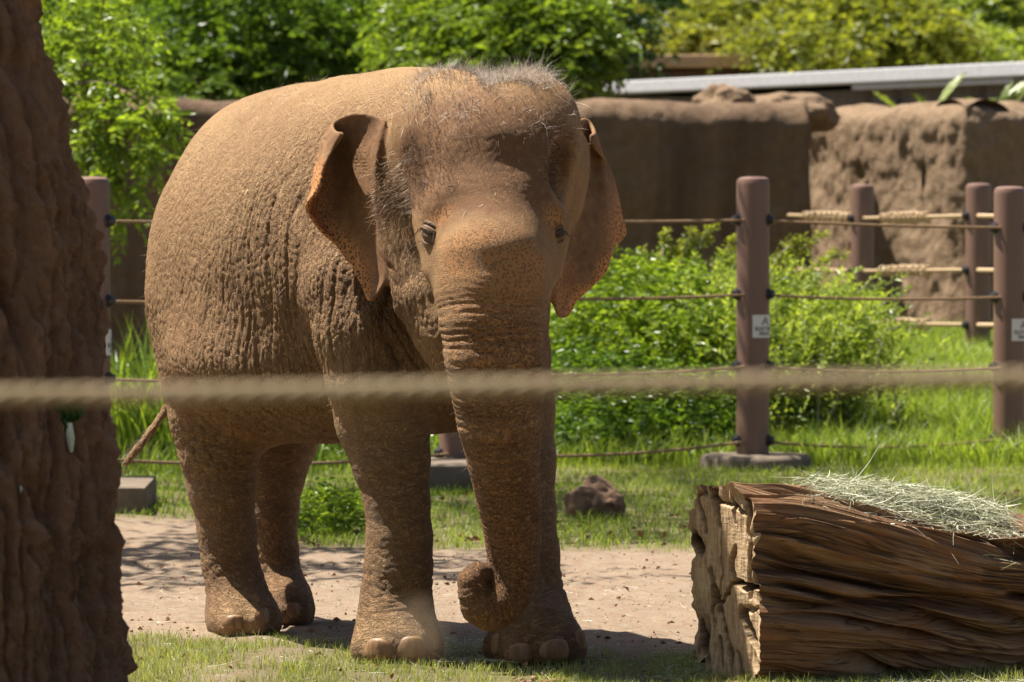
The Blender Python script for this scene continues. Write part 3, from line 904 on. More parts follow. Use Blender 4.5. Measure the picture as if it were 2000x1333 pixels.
def chain_param(V, rows):
    """arc length along a chain, angle round it, and distance from its axis over its radius"""
    ch = C(rows)
    best = np.full(len(V), 1e9); tt = np.zeros(len(V)); rr = np.ones(len(V)); cen = np.zeros_like(V); tan = np.zeros_like(V)
    L = 0.0
    for (a, ra), (b, rb) in zip(ch[:-1], ch[1:]):
        ab = b - a; l = np.linalg.norm(ab)
        t = np.clip(((V - a) @ ab) / (l * l), 0, 1)
        q = a + t[:, None] * ab
        r = ra + (rb - ra) * t
        d = np.linalg.norm(V - q, axis=1) / r
        m = d < best
        best[m] = d[m]; tt[m] = L + t[m] * l; rr[m] = r[m]; cen[m] = q[m]; tan[m] = ab / l
        L += l
    return tt, best, rr, cen, tan
VOX = 0.0066
_sdf = elephant_sdf()
EV, EF = build_sdf(_sdf, (-1.75, 18.0, -0.03), (0.55, 21.5, 2.52), VOX)
EV = smooth_verts(EV, EF, 3, 0.5)
EN = mesh_normals(EV, EF)

def wr_rings(t, ang, r, f, seed, wob=0.6):
    """ring wrinkles across a limb"""
    p = np.stack([t * f, ang * wob, np.zeros_like(t)], 1)
    return p

# which part of the body every vertex belongs to
tt, td, tr, tc, ttan = chain_param(EV, TRUNK)
_E = np.concatenate([EF[:, [0, 1]], EF[:, [1, 2]], EF[:, [2, 3]], EF[:, [3, 0]]])
_m = np.nonzero(td < 1.6)[0]; _k = (td[_E[:, 0]] < 1.6) & (td[_E[:, 1]] < 1.6); _E = _E[_k]
_deg = np.maximum(np.bincount(_E[:, 0], minlength=len(EV)) + np.bincount(_E[:, 1], minlength=len(EV)), 1)
for _ in range(40):                     # even out the jumps from one stretch of the chain to the next
    _a = (np.bincount(_E[:, 0], tt[_E[:, 1]], len(EV)) + np.bincount(_E[:, 1], tt[_E[:, 0]], len(EV))) / _deg
    tt[_m] = _a[_m]
w_tr = sstep(1.35, 1.1, td) * sstep(0.02, 0.34, tt)
leg_t = np.zeros(len(EV)); w_leg = np.zeros(len(EV)); leg_c = np.zeros_like(EV)
for i, leg in enumerate((LEG_FR, LEG_FL, LEG_BR, LEG_BL)):
    lt, ld, lr, lc, _ = chain_param(EV, leg)
    ch_ = np.array([c_ for c_, r_ in C(leg)])[::-1]
    lt = 1.8 - EV[:, 2]
    lc = np.stack([np.interp(EV[:, 2], ch_[:, 2], ch_[:, 0]), np.interp(EV[:, 2], ch_[:, 2], ch_[:, 1]), EV[:, 2]], 1)
    w = sstep(1.35, 1.08, ld) * sstep(1.1, 0.80, EV[:, 2])
    m = w > w_leg
    leg_t[m] = lt[m] + i * 7.3; w_leg[m] = w[m]; leg_c[m] = lc[m]
w_leg = np.where(w_tr > 0.5, 0, w_leg)

def near(px, py, D, r, soft=0.5):
    c = P(px, py, D)
    return sstep(r, r * soft, np.linalg.norm(EV - c, axis=1))

# the ears: distance to their sheets
def sheet_dist(E, r=0.03):
    kd = KDTree(E.shape[0] * E.shape[1]); flat = E.reshape(-1, 3)
    for i, q in enumerate(flat): kd.insert(q, i)
    kd.balance()
    lo, hi = flat.min(0) - r, flat.max(0) + r
    m = np.nonzero(np.all((EV > lo) & (EV < hi), axis=1))[0]
    w = np.zeros(len(EV)); u = np.zeros(len(EV)); v = np.zeros(len(EV))
    for i in m:
        _, k, d = kd.find(EV[i])
        w[i] = 1 if d < 0.019 else max(0, 1 - (d - 0.019) / 0.012)
        u[i], v[i] = divmod(k, E.shape[1])
    return w, u / E.shape[0], v / E.shape[1]
e1, u1, v1 = sheet_dist(EAR_R)
e2, u2, v2 = sheet_dist(EAR_L)
w_ear = np.maximum(e1, e2)
w_head = np.clip(near(955, 360, 18.75, 0.62, 0.8), 0, 1)

# ---- folds and wrinkles that stand out as relief
disp = np.zeros(len(EV))
ang = np.arctan2(EV[:, 0] - tc[:, 0], -(EV[:, 1] - tc[:, 1]))
# trunk rings: tighter towards the tip
def rings(ph, amp, wdt):
    f = np.abs(ph - np.round(ph))
    return amp * np.exp(-(f / wdt) ** 2)
zz0 = np.zeros(len(EV))
ph = 30 * tt + 7.0 * tt ** 2 + 0.55 * gnoise(np.stack([tt * 7, ang * 1.1, zz0], 1), 5) - 0.35 * np.cos(ang)
am = np.clip(0.55 + 0.8 * gnoise(np.stack([tt * 12, ang * 1.6, zz0 + 4], 1), 8), 0.1, 1)
w_rt = w_tr * np.clip(tr / .12, .2, 1) ** 1.3
disp -= w_rt * rings(ph, 0.0080 * am, 0.15)
ph2 = 66 * tt + 12 * tt ** 2 + 0.9 * gnoise(np.stack([tt * 14, ang * 1.8, zz0 + 9], 1), 25)
disp -= w_rt * rings(ph2, 0.0028 * np.clip(.5 + gnoise(np.stack([tt * 20, ang * 2.4, zz0 + 2], 1), 26), 0, 1), 0.2)
disp += w_rt * 0.003 * fbm(np.stack([tt * 6, ang * 1.5, tt * 0], 1), 2, 9)
# leg rings and cross folds, strong at the ankles
lang = np.arctan2(EV[:, 0] - leg_c[:, 0], -(EV[:, 1] - leg_c[:, 1]))
ank = np.exp(-((EV[:, 2] - 0.27) / 0.12) ** 2)
w_rt = w_tr * np.clip(tr / .12, .2, 1) ** 1.3
ph = 23 * leg_t + 1.1 * gnoise(np.stack([leg_t * 4, lang * 1.0, zz0], 1), 6) + 0.5 * np.sin(lang + leg_t * 2)
am = np.clip(0.35 + 1.0 * gnoise(np.stack([leg_t * 8, lang * 1.5, zz0], 1), 27), 0, 1)
disp -= w_leg * rings(ph, (0.0006 + 0.0068 * ank) * am, 0.17)
lp = np.stack([leg_t * 34 + 0.8 * np.sin(lang * 1.4 + leg_t * 3), lang * 2.2, zz0], 1)
disp -= w_leg * (0.0014 + 0.0022 * ank) * lines(lp, 6, 0.18)
disp += w_leg * 0.004 * fbm(EV * 3.2, 2, 7)
# body: broad unevenness, long up-and-down folds
w_body = np.clip(1 - w_tr - w_leg - w_ear, 0, 1)
disp += w_body * (1 - w_head) * 0.011 * fbm(EV * np.array((2.6, 2.6, 2.0)), 3, 12)
fold_w = w_body * (1 - w_head) * np.clip(near(640, 520, 19.5, 0.70, 0.3) + near(760, 600, 19.2, 0.60, 0.3) + 0.6 * near(330, 700, 20.5, 0.5, 0.3) + .7 * near(560, 760, 19.8, .6, .3), 0, 1)
al = EV @ HD; ac = EV @ HR
wp = 0.9 * gnoise(EV * 2.4, 40)
disp -= fold_w * 0.0100 * lines(np.stack([al * 15 + wp, EV[:, 2] * 1.5 + 3, ac * 3.0], 1), 13, 0.15)
disp -= fold_w * 0.0040 * lines(np.stack([al * 36 + 1.6 * wp, EV[:, 2] * 3.4, ac * 5.0], 1), 14, 0.20)
# cheek and neck: creases
ck = np.clip(w_body * (near(795, 550, 18.85, 0.30, 0.3) + near(850, 690, 19.0, 0.34, 0.3)), 0, 1)
disp -= ck * 0.0075 * lines(np.stack([EV[:, 0] * 26 + EV[:, 2] * 9 + gnoise(EV * 5, 43), EV[:, 2] * 4, EV[:, 1] * 5], 1), 15, 0.18)
disp -= ck * 0.0035 * lines(np.stack([EV[:, 0] * 60 + EV[:, 2] * 20, EV[:, 2] * 12, EV[:, 1] * 10], 1), 45, 0.22)
# crumpled skin where thigh meets flank
th = np.clip(w_body * near(470, 800, 20.0, 0.36, 0.3) + w_leg * near(430, 850, 20.2, 0.32, 0.3), 0, 1)
disp -= th * 0.009 * lines(EV * np.array((15, 15, 22.0)) + 0.6 * gnoise(EV * 8, 44)[:, None], 16, 0.2)
disp -= th * 0.004 * lines(EV * np.array((34, 34, 46.0)), 46, 0.22)
# a fine net of creases everywhere but the face
net = np.clip(w_body * (1 - 0.7 * w_head) * sstep(0.85, 0.45, EN[:, 2]), 0, 1)
w_face = near(962, 560, 18.3, 0.42, 0.6)
net = net * (1 - w_face)
disp -= net * 0.0042 * lines(EV * np.array((34, 34, 26.0)) + 0.5 * gnoise(EV * 12, 47)[:, None], 48, 0.18)
disp -= near(962, 600, 18.3, 0.22, 0.4) * 0.0030 * rings(EV[:, 2] * 38 + 0.6 * gnoise(EV * 6, 49), 1.0, .16) * (1 - w_tr)
# ears ripple
disp += w_ear * 0.003 * fbm(EV * 16, 2, 17)
EV = EV + EN * disp[:, None]
EV[:, 2] = np.maximum(EV[:, 2], 0.0)

# ---- where the pink freckled skin shows
jit = 0.10 * fbm(EV * 14, 3, 21)
fre = np.zeros(len(EV))
def frk(px, py, D, r, a=1.0):
    global fre
    fre = np.maximum(fre, a * sstep(r * 1.25, r * 0.35, np.linalg.norm((EV - P(px, py, D)), axis=1) + jit * 0.6))
frk(905, 515, 18.20, 0.16, 0.5); frk(985, 515, 18.15, 0.17, 0.5); frk(1040, 520, 18.20, 0.11, 0.55); frk(940, 470, 18.15, 0.13, 0.5); frk(1010, 470, 18.15, 0.12, 0.5)
frk(940, 580, 18.15, 0.19, 0.48); frk(1010, 580, 18.15, 0.18, 0.48); frk(866, 425, 18.38, 0.07, 0.55); frk(1078, 435, 18.42, 0.08, 0.6)
for yy, aa in ((660, .50), (740, .38), (820, .34), (900, .34), (980, .36), (1060, .40), (1130, .42), (1190, .36)):
    frk(985 + (yy - 700) * .05, yy, 18.2 + (yy - 660) * .0005, 0.24, aa)
ear_edge1 = e1 * sstep(0.38, 0.84, np.clip(v1 + 0.55 * (u1 - 0.35), 0, 1) + jit * 0.9) * sstep(0.12, 0.3, u1)
ear_edge2 = e2 * np.clip(sstep(0.52, 0.95, np.clip(v2 + 0.35 * (u2 - 0.3), 0, 1) + jit * 0.9) * sstep(0.3, 0.5, u2) + 0.55 * sstep(0.62, 0.85, u2 + jit), 0, 1)
fre = np.maximum(fre, np.maximum(ear_edge1 * 1.0, ear_edge2 * 0.95))
fre[w_ear > 0.5] = np.maximum(ear_edge1, ear_edge2)[w_ear > 0.5]
# bare dark skin of brow and hollows, deepened to paint in shade; dust elsewhere
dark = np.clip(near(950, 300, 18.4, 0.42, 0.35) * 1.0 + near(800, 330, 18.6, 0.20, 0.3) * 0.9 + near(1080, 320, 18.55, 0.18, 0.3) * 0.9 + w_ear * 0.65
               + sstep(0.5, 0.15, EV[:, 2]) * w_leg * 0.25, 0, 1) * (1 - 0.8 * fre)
dust_fill = np.clip(0.62 + 0.6 * fbm(EV * 2.0, 4, 25) + .25 * sstep(.1, .8, EN[:, 2]) * (EV[:, 2] > 1.4) + .22 * w_tr + .18 * w_leg - 0.85 * dark, 0, 1)  # dust; trunk and leg terms lighten the colour in place of fill light

# coordinates in which the fine creases run
cre = np.stack([al * 1.0, EV @ HR, EV[:, 2] * 0.33], 1)
tcre = np.stack([tt * 1.0, ang * 0.05, 0 * tt], 1)
lcre = np.stack([leg_t * 1.0, lang * 0.06, 0 * tt], 1)
wt = w_tr[:, None]; wl_ = (w_leg * (1 - w_tr))[:, None]

def elephant_mat():
    m = Mat('elephant_skin', 0.72, 0.28)
    co = m.coord()
    fr = m.attr('freckle'); du = m.attr('dust')
    wtr = m.attr('w_trunk'); wlg = m.attr('w_leg')
    tv = m.attr('ring_trunk', 'Vector'); lv = m.attr('ring_leg', 'Vector'); bv = m.attr('body_run', 'Vector')
    # colour
    n1 = m.noise(co, 3.2, 6, 0.62)
    n2 = m.noise(co, 26, 5, 0.65)
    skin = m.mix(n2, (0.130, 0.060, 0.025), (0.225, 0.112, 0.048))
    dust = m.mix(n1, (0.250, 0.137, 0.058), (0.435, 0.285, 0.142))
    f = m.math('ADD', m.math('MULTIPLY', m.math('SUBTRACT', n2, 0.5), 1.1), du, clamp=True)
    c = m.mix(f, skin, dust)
    # fine speckle of caked mud
    sp = m.ramp(m.noise(co, 150, 3, 0.7), [(0.46, 0.0), (0.60, 1.0)])
    c = m.mix(m.math('MULTIPLY', sp, 0.10), c, (0.40, 0.26, 0.14))
    # freckles: dark dots on orange skin
    dv = m.voro(m.mapping(co, (1, 1, 0.85)), 86, rnd=0.9)
    dots = m.ramp(dv, [(0.34, 1.0), (0.46, 0.0)])
    pink = m.mix(n2, (0.50, 0.19, 0.055), (0.66, 0.30, 0.105))
    fmask = m.math('MULTIPLY', m.math('ADD', fr, m.math('MULTIPLY', m.math('SUBTRACT', m.noise(co, 70, 4, 0.75), 0.5), m.math('MULTIPLY', fr, 2.2))), 0.88, clamp=True)
    fcol = m.mix(m.math('MULTIPLY', dots, .97), pink, (0.095, 0.046, 0.024))
    c = m.mix(fmask, c, fcol)
    # creases darkened in the colour to stand in for shade in the wrinkles
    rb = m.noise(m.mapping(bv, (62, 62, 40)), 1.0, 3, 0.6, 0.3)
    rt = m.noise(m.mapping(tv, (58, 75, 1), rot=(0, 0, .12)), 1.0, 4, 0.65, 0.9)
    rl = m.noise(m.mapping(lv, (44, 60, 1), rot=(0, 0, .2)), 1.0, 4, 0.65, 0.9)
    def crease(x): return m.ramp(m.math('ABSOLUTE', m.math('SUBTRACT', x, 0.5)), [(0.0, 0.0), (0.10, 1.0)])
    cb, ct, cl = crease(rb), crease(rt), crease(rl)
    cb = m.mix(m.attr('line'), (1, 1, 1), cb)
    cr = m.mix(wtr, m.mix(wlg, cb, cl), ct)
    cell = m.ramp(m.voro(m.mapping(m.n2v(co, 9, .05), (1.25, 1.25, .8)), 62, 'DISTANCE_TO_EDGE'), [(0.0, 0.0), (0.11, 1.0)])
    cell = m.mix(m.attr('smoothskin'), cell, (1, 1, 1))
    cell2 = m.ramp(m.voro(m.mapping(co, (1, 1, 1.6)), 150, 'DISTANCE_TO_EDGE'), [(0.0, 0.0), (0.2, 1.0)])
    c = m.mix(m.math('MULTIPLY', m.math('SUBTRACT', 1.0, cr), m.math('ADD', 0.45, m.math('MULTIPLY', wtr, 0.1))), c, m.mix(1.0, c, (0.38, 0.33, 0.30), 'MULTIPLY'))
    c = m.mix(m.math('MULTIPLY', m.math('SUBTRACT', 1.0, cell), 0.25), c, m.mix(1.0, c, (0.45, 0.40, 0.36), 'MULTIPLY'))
    m.color(c)
    # relief
    grain = m.noise(co, 210, 4, 0.7)
    h = m.math('ADD', m.math('MULTIPLY', cr, 0.55), m.math('MULTIPLY', cell, 0.24))
    h = m.math('ADD', h, m.math('MULTIPLY', cell2, 0.10))
    h = m.math('ADD', h, m.math('MULTIPLY', grain, 0.10))
    m.normal(m.bump(h, 1.0, 0.011))
    return m.m
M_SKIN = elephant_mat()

ELE_LOC = (-0.6, 19.9, 0.0)
ele = thing('elephant', 'dusty brown elephant standing behind the rope, trunk tip curled and ears freckled orange', 'elephant', ELE_LOC)
body = mesh_np('body', EV, EF, M_SKIN, ele, attrs=dict(smoothskin=np.clip(np.maximum(np.maximum(w_head * .85, w_face * .6), w_ear), 0, 1), line=np.clip(fold_w + ck + .35 * net, 0, 1), freckle=fre, dust=dust_fill, w_trunk=w_tr, w_leg=w_leg * (1 - w_tr),
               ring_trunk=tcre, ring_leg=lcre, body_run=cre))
print('elephant verts', len(EV), 'faces', len(EF))

_bv = BVHTree.FromPolygons([tuple(v) for v in EV], [tuple(int(i) for i in f) for f in EF])
EYE0 = Vector((0, 0, CAMZ))
def hit(px, py):
    """the point and normal of the animal's skin seen at a pixel"""
    d = Vector(P(px, py, 1.0)) - EYE0
    loc, nor, i, _ = _bv.ray_cast(EYE0, d.normalized())
    return (np.array(loc), np.array(nor)) if loc is not None else (None, None)

# ---- toenails
m = Mat('toenail_horn', 0.5, 0.4)
_c = m.coord()
m.color(m.ramp(m.noise(m.mapping(_c, (20, 20, 4)), 2.5, 5, 0.6), [(0.3, (0.16, 0.085, 0.040)), (0.7, (0.31, 0.180, 0.088))]))
m.normal(m.bump(m.noise(m.mapping(_c, (60, 60, 6)), 3, 3), 0.5, 0.003))
M_NAIL = m.m
def toenail(px, py, w, h):
    q, n = hit(px, py)
    if q is None: return
    n = n.copy(); n[2] *= 0.35; n /= np.linalg.norm(n)
    s_ = np.cross((0, 0, 1.0), n); s_ /= np.linalg.norm(s_); up = np.cross(n, s_)
    wm, hm = M(w, q[1]) / 2, M(h, q[1]) / 2
    q[2] = max(q[2], hm * 0.9)
    nr, na = 9, 26
    V = []
    for i in range(nr):
        r = i / (nr - 1)
        for k in range(na):
            an = 2 * math.pi * k / na
            a = math.copysign(abs(math.cos(an)) ** .8, math.cos(an)) * r; b = math.copysign(abs(math.sin(an)) ** .8, math.sin(an)) * r
            bb = b if b > 0 else b * .85
            V.append(q + s_ * (a * wm * (1 - .12 * max(0, b))) + up * (bb * hm) + n * (.014 * math.sqrt(max(0, 1 - r ** 3.6)) - .006 - .022 * a * a * wm / .06 + .0012 * math.sin(11 * a + 3 * b)))
    F = grid_faces(nr, na, True)
    mesh_np('toenail', np.array(V), F, M_NAIL, ele)
for a in ((736, 1270, 66, 46), (808, 1266, 68, 48), (852, 1254, 34, 46), (966, 1260, 38, 48), (1018, 1278, 70, 42), (1090, 1272, 68, 48), (1136, 1254, 32, 50),
          (462, 1217, 54, 32), (520, 1207, 56, 38), (574, 1194, 50, 34)):
    toenail(*a)

# ---- eyes: a dark wet ball between wrinkled lids
m = Mat('eye_wet', 0.08, 0.6); m.color((0.012, 0.008, 0.006)); M_EYE = m.m
m = Mat('eyelid_skin', 0.6, 0.3)
m.color(m.ramp(m.noise(m.coord(), 60, 4), [(0.3, (0.075, 0.042, 0.025)), (0.7, (0.19, 0.115, 0.062))]))
m.normal(m.bump(m.noise(m.coord(), 180, 4), 0.7, 0.004)); M_LID = m.m
M_LASH = simple('lash_hair', (0.05, 0.035, 0.03), 0.6)
def eye(px, py, w, flip=1):
    q, n = hit(px, py)
    if q is None: return
    s_ = np.cross((0, 0, 1.0), n); s_ /= np.linalg.norm(s_); up = np.cross(n, s_)
    R = M(w, q[1]) / 2
    b = MB()
    bm = bmesh.new(); bmesh.ops.create_uvsphere(bm, u_segments=20, v_segments=14, radius=R * 0.8)
    b.add([np.array(v.co) + q - n * R * 0.30 for v in bm.verts], [[v.index for v in f.verts] for f in bm.faces]); bm.free()
    e = b.build('eye', M_EYE, ele)
    def lid(off, bow, r0, out):
        pts = []
        for k in range(11):
            a = -1 + 2 * k / 10
            pts.append(q + s_ * (a * R * 1.25) + up * (off + bow * (1 - a * a) - 0.25 * R * a * flip) + n * (out * (1 - a * a) - 0.25 * R * a * a))
        rs = [r0 * (0.35 + 0.65 * (1 - (-1 + 2 * k / 10) ** 2)) for k in range(11)]
        return pts, rs
    up_l = MB()
    for off, bow, r0, out in ((0.00, 0.20, 0.36, 0.40), (0.48, 0.34, 0.22, 0.22)):
        up_l.tube(*lid(off * R, bow * R, r0 * R, out * R), n=8)
    up_l.build('upper_lid', M_LID, e)
    lo_l = MB()
    for off, bow, r0, out in ((-0.28, -0.18, 0.24, 0.32), (-0.80, -0.45, 0.14, 0.14)):
        lo_l.tube(*lid(off * R, bow * R, r0 * R, out * R), n=8)
    lo_l.build('lower_lid', M_LID, e)
    la = MB()
    for k in range(16):
        a = -0.9 + 1.8 * k / 15
        p0 = q + s_ * (a * R * 1.1) + up * (0.12 * R + 0.2 * R * (1 - a * a) - 0.25 * R * a * flip) + n * (0.6 * R * (1 - a * a) + 0.05 * R)
        d = n * 0.5 - up * 0.85 + s_ * (a * 0.5 + rng.uniform(-.25, .25))
        la.tube([p0, p0 + d * R * 0.5, p0 + (d - up * 0.2) * R * 0.95], [0.0011, 0.0008, 0.0003], n=3)
    la.build('lashes', M_LASH, e)
eye(838, 452, 40, 1)
eye(1093, 456, 28, -1)

# ---- hair
def strands(P0, D0, L, wid, seg=3, grav=0.25, seed=0):
    """thin three-sided hairs; P0, D0 (n,3); L (n,)"""
    g = np.random.default_rng(seed)
    n = len(P0)
    D0 = D0 / np.linalg.norm(D0, axis=1, keepdims=True)
    ref = g.normal(size=(n, 3)); A = np.cross(D0, ref); A /= np.linalg.norm(A, axis=1, keepdims=True); B = np.cross(D0, A)
    bend = g.normal(size=(n, 3)) * 0.35; bend[:, 2] -= grav
    V = np.zeros((n, (seg + 1) * 3, 3))
    for s_ in range(seg + 1):
        t = s_ / seg
        c = P0 + D0 * (L * t)[:, None] + bend * (L * t * t)[:, None]
        w = wid * (1 - 0.8 * t)
        for k in range(3):
            a = 2 * math.pi * k / 3
            V[:, s_ * 3 + k] = c + (A * math.cos(a) + B * math.sin(a)) * (w[:, None] if hasattr(w, '__len__') else w)
    F = []
    for s_ in range(seg):
        for k in range(3):
            F.append((s_ * 3 + k, s_ * 3 + (k + 1) % 3, s_ * 3 + 3 + (k + 1) % 3, s_ * 3 + 3 + k))
    F = np.array(F)[None] + (np.arange(n) * (seg + 1) * 3)[:, None, None]
    return V.reshape(-1, 3), F.reshape(-1, 4)

EN = mesh_normals(EV, EF)
def scatter(weight, n, seed):
    g = np.random.default_rng(seed)
    w = np.maximum(weight, 0); w = w / w.sum()
    i = g.choice(len(EV), n, p=w)
    return EV[i], EN[i], g
def hair_mat(name, a, b):
    m = Mat(name, 0.45, 0.5)
    m.color(m.ramp(m.noise(m.coord(), 40, 2), [(0.35, a), (0.65, b)]))
    return m.m
M_HG = hair_mat('hair_grey', (0.42, 0.34, 0.28), (0.75, 0.68, 0.60))
M_HD = hair_mat('hair_dark', (0.035, 0.02, 0.014), (0.10, 0.055, 0.035))
M_HB = hair_mat('hair_tan', (0.20, 0.125, 0.07), (0.40, 0.27, 0.16))
front = np.clip(-EN[:, 1], 0, 1)
crown_w = near(950, 215, 18.75, 0.40, 0.35) * (EV[:, 2] > 1.95) * (1 - w_ear)
p, nn, g = scatter(crown_w * (0.3 + front) * (0.15 + near(950, 180, 18.75, 0.34, 0.4)) * np.clip(0.4 + 1.5 * vnoise(EV * 11, 91), 0.03, 1), 2700, 3)
d = nn * 0.6 + g.normal(size=nn.shape) * 0.4 + np.array((0.1, -0.3, 0.15))
V, F = strands(p, d, g.uniform(.025, .075, len(p)), g.uniform(.0005, .0010, len(p)), seed=4)
o = mesh_np('head_hair', V, F, M_HG, ele); o['kind'] = 'stuff'
dk_w = (near(820, 340, 18.5, 0.22, 0.3) + near(1085, 320, 18.55, 0.2, 0.3) + 0.5 * crown_w) * (1 - w_ear)
p, nn, g = scatter(dk_w, 2200, 5)
d = nn * 0.6 + g.normal(size=nn.shape) * 0.4 + np.array((0.2, 0, 0.3))
V, F = strands(p, d, g.uniform(.02, .055, len(p)), g.uniform(.0005, .0009, len(p)), seed=6)
o = mesh_np('brow_hair', V, F, M_HD, ele); o['kind'] = 'stuff'
er_w = near(742, 380, 18.75, 0.20, 0.2) * (EV[:, 0] > P(728, 380, 18.8)[0]) * (1 - 0.5 * w_ear)
p, nn, g = scatter(er_w, 900, 7)
d = nn * 0.7 + g.normal(size=nn.shape) * 0.3 + np.array((-0.5, -0.1, -0.2))
V, F = strands(p, d, g.uniform(.015, .045, len(p)), 0.0008 * np.ones(len(p)), seed=8)
o = mesh_np('ear_hair', V, F, M_HB, ele); o['kind'] = 'stuff'
bw = w_body * 1.0 + 0.6 * w_leg + 0.6 * w_tr
p, nn, g = scatter(bw, 3200, 9)
d = nn * 0.8 + g.normal(size=nn.shape) * 0.45
V, F = strands(p, d, g.uniform(.012, .045, len(p)), g.uniform(.0003, .00055, len(p)), seg=2, grav=0.35, seed=10)
o = mesh_np('body_hair', V, F, M_HB, ele); o['kind'] = 'stuff'
# tail bristles
tw = np.linalg.norm(EV - P(262, 885, 20.95), axis=1) < 0.12
p, nn, g = scatter(tw.astype(float), 120, 19)
V, F = strands(p, nn + np.array((-0.5, 0, -0.8)), g.uniform(.03, .07, len(p)), 0.0008 * np.ones(len(p)), seed=20)
o = mesh_np('tail_bristles', V, F, M_HD, ele); o['kind'] = 'stuff'
# bits of hay that lie on its back
up_w = sstep(0.35, 0.8, EN[:, 2]) * (EV[:, 2] > 1.55) * w_body
p, nn, g = scatter(up_w, 420, 23)
d = g.normal(size=nn.shape); d -= (d * nn).sum(1)[:, None] * nn * 0.9
V, F = strands(p + nn * 0.002, d, g.uniform(.01, .04, len(p)), g.uniform(.0006, .0012, len(p)), seg=2, grav=0.0, seed=24)
M_STRAW = hair_mat('hay_pale', (0.45, 0.36, 0.20), (0.72, 0.64, 0.45))
o = mesh_np('hay_flecks', V, F, M_STRAW)
tag(o, 'pale flecks of hay scattered over the back of the elephant', 'hay', kind='stuff')
# ------------------------------------------------------------------ fence
M_POST = Mat('post_brown_plastic', 0.42, 0.5)
_c = M_POST.coord()
M_POST.color(M_POST.mix(M_POST.noise(M_POST.mapping(_c, (6, 6, 0.8)), 2.0, 5, 0.6), (0.150, 0.083, 0.060), (0.215, 0.128, 0.096)))
M_POST.normal(M_POST.bump(M_POST.noise(M_POST.mapping(_c, (30, 30, 2)), 3, 3), 0.15, 0.004))
M_POST = M_POST.m
M_RUB = simple('black_insulator', (0.018, 0.018, 0.022), 0.35, 0.5, 0.2)
M_FOOT = simple('footing_concrete', (0.17, 0.135, 0.10), 0.9, 0.2, 0.3, 6, 0.25, 0.004)
M_ROPE = Mat('fence_rope', 0.85, 0.2)
_c = M_ROPE.coord(); M_ROPE.color(M_ROPE.mix(M_ROPE.noise(_c, 30, 4, 0.7), (0.20, 0.125, 0.070), (0.34, 0.235, 0.140))); M_ROPE = M_ROPE.m
M_ROPET = Mat('tan_rope', 0.85, 0.2)
_c = M_ROPET.coord(); M_ROPET.color(M_ROPET.mix(M_ROPET.noise(_c, 30, 4, 0.7), (0.36, 0.25, 0.14), (0.56, 0.42, 0.27))); M_ROPET = M_ROPET.m

# post: pixel column, depth, radius (m), top row, base row, rows of the ropes
FRONT = [(181, 29.3, .110, 345, 975, (432, 588, 740, 895)), (891, 31.4, .112, 345, 940, (431, 578, 728, 885)), (1470, 32.9, .113, 345, 916, (430, 575, 715, 860)), (1971, 33.9, .113, 364, 902, (445, 580, 718, 856))]
FAR = [(1910, 42.7, .113, 358, 712, (422, 528, 635)), (1684, 46.6, .113, 360, 690, (427, 530, 632))]
LAB_F = ['brown bollard half hidden behind the big bark trunk on the left', 'brown bollard half hidden between the front leg and trunk of the elephant', 'full brown bollard standing on a round footing in the bushes', 'brown bollard at the right edge, nearest of the pair there']
LAB_R = ['brown bollard just behind the one at the right edge', 'brown bollard standing before the sunlit lumpy wall']
post_top = {}
def post(px, D, r, top, base, rows, label, foot, grp):
    q = P(px, base, D); zt = P(px, top, D)[2]; zb = float(gz(q[0], q[1]))
    if foot: zb = 0.0
    t = thing('fence_post', label, 'post', (q[0], q[1], zb), grp)
    H = zt
    b = MB(); b.lathe((q[0], q[1], 0), [(r, zb - .05), (r, H - .055), (r * .985, H - .035), (r * .92, H - .016), (r * .72, H - .004), (r * .3, H)], 36); b.build('shaft', M_POST, t)
    for yy in rows:
        z = P(px, yy, D)[2]
        for sgn in (-1, 1):
            b = MB()
            an0 = math.atan2(-0.35, sgn * 0.94)
            d = np.array((math.cos(an0), math.sin(an0), 0))
            c = np.array((q[0], q[1], z)) + d * (r - .01)
            b.tube([c, c + d * .02, c + d * .022, c + d * .045, c + d * .05], [.042, .042, .03, .03, .018], 14)
            b.build('insulator', M_RUB, t)
    if foot == 'round':
        b = MB(); b.lathe((q[0] + .02, q[1], 0), [(.375, -.05), (.38, .06), (.365, .085), (.34, .094), (.1, .097)], 40); b.build('footing', M_FOOT, t)
    if foot == 'block':
        b = MB(); b.box((q[0] + .08, q[1] - (.62 if px < 500 else .45), .07), (.32, .62, .08), 0.02, .015); b.build('footing', M_FOOT, t)
    return q
posts_f = [post(*a, LAB_F[i], ['block', 'block', 'round', None][i], 'brown posts of the rope fence') for i, a in enumerate(FRONT)]
posts_r = [post(*a, LAB_R[i], None, 'brown posts of the rope fence') for i, a in enumerate(FAR)]

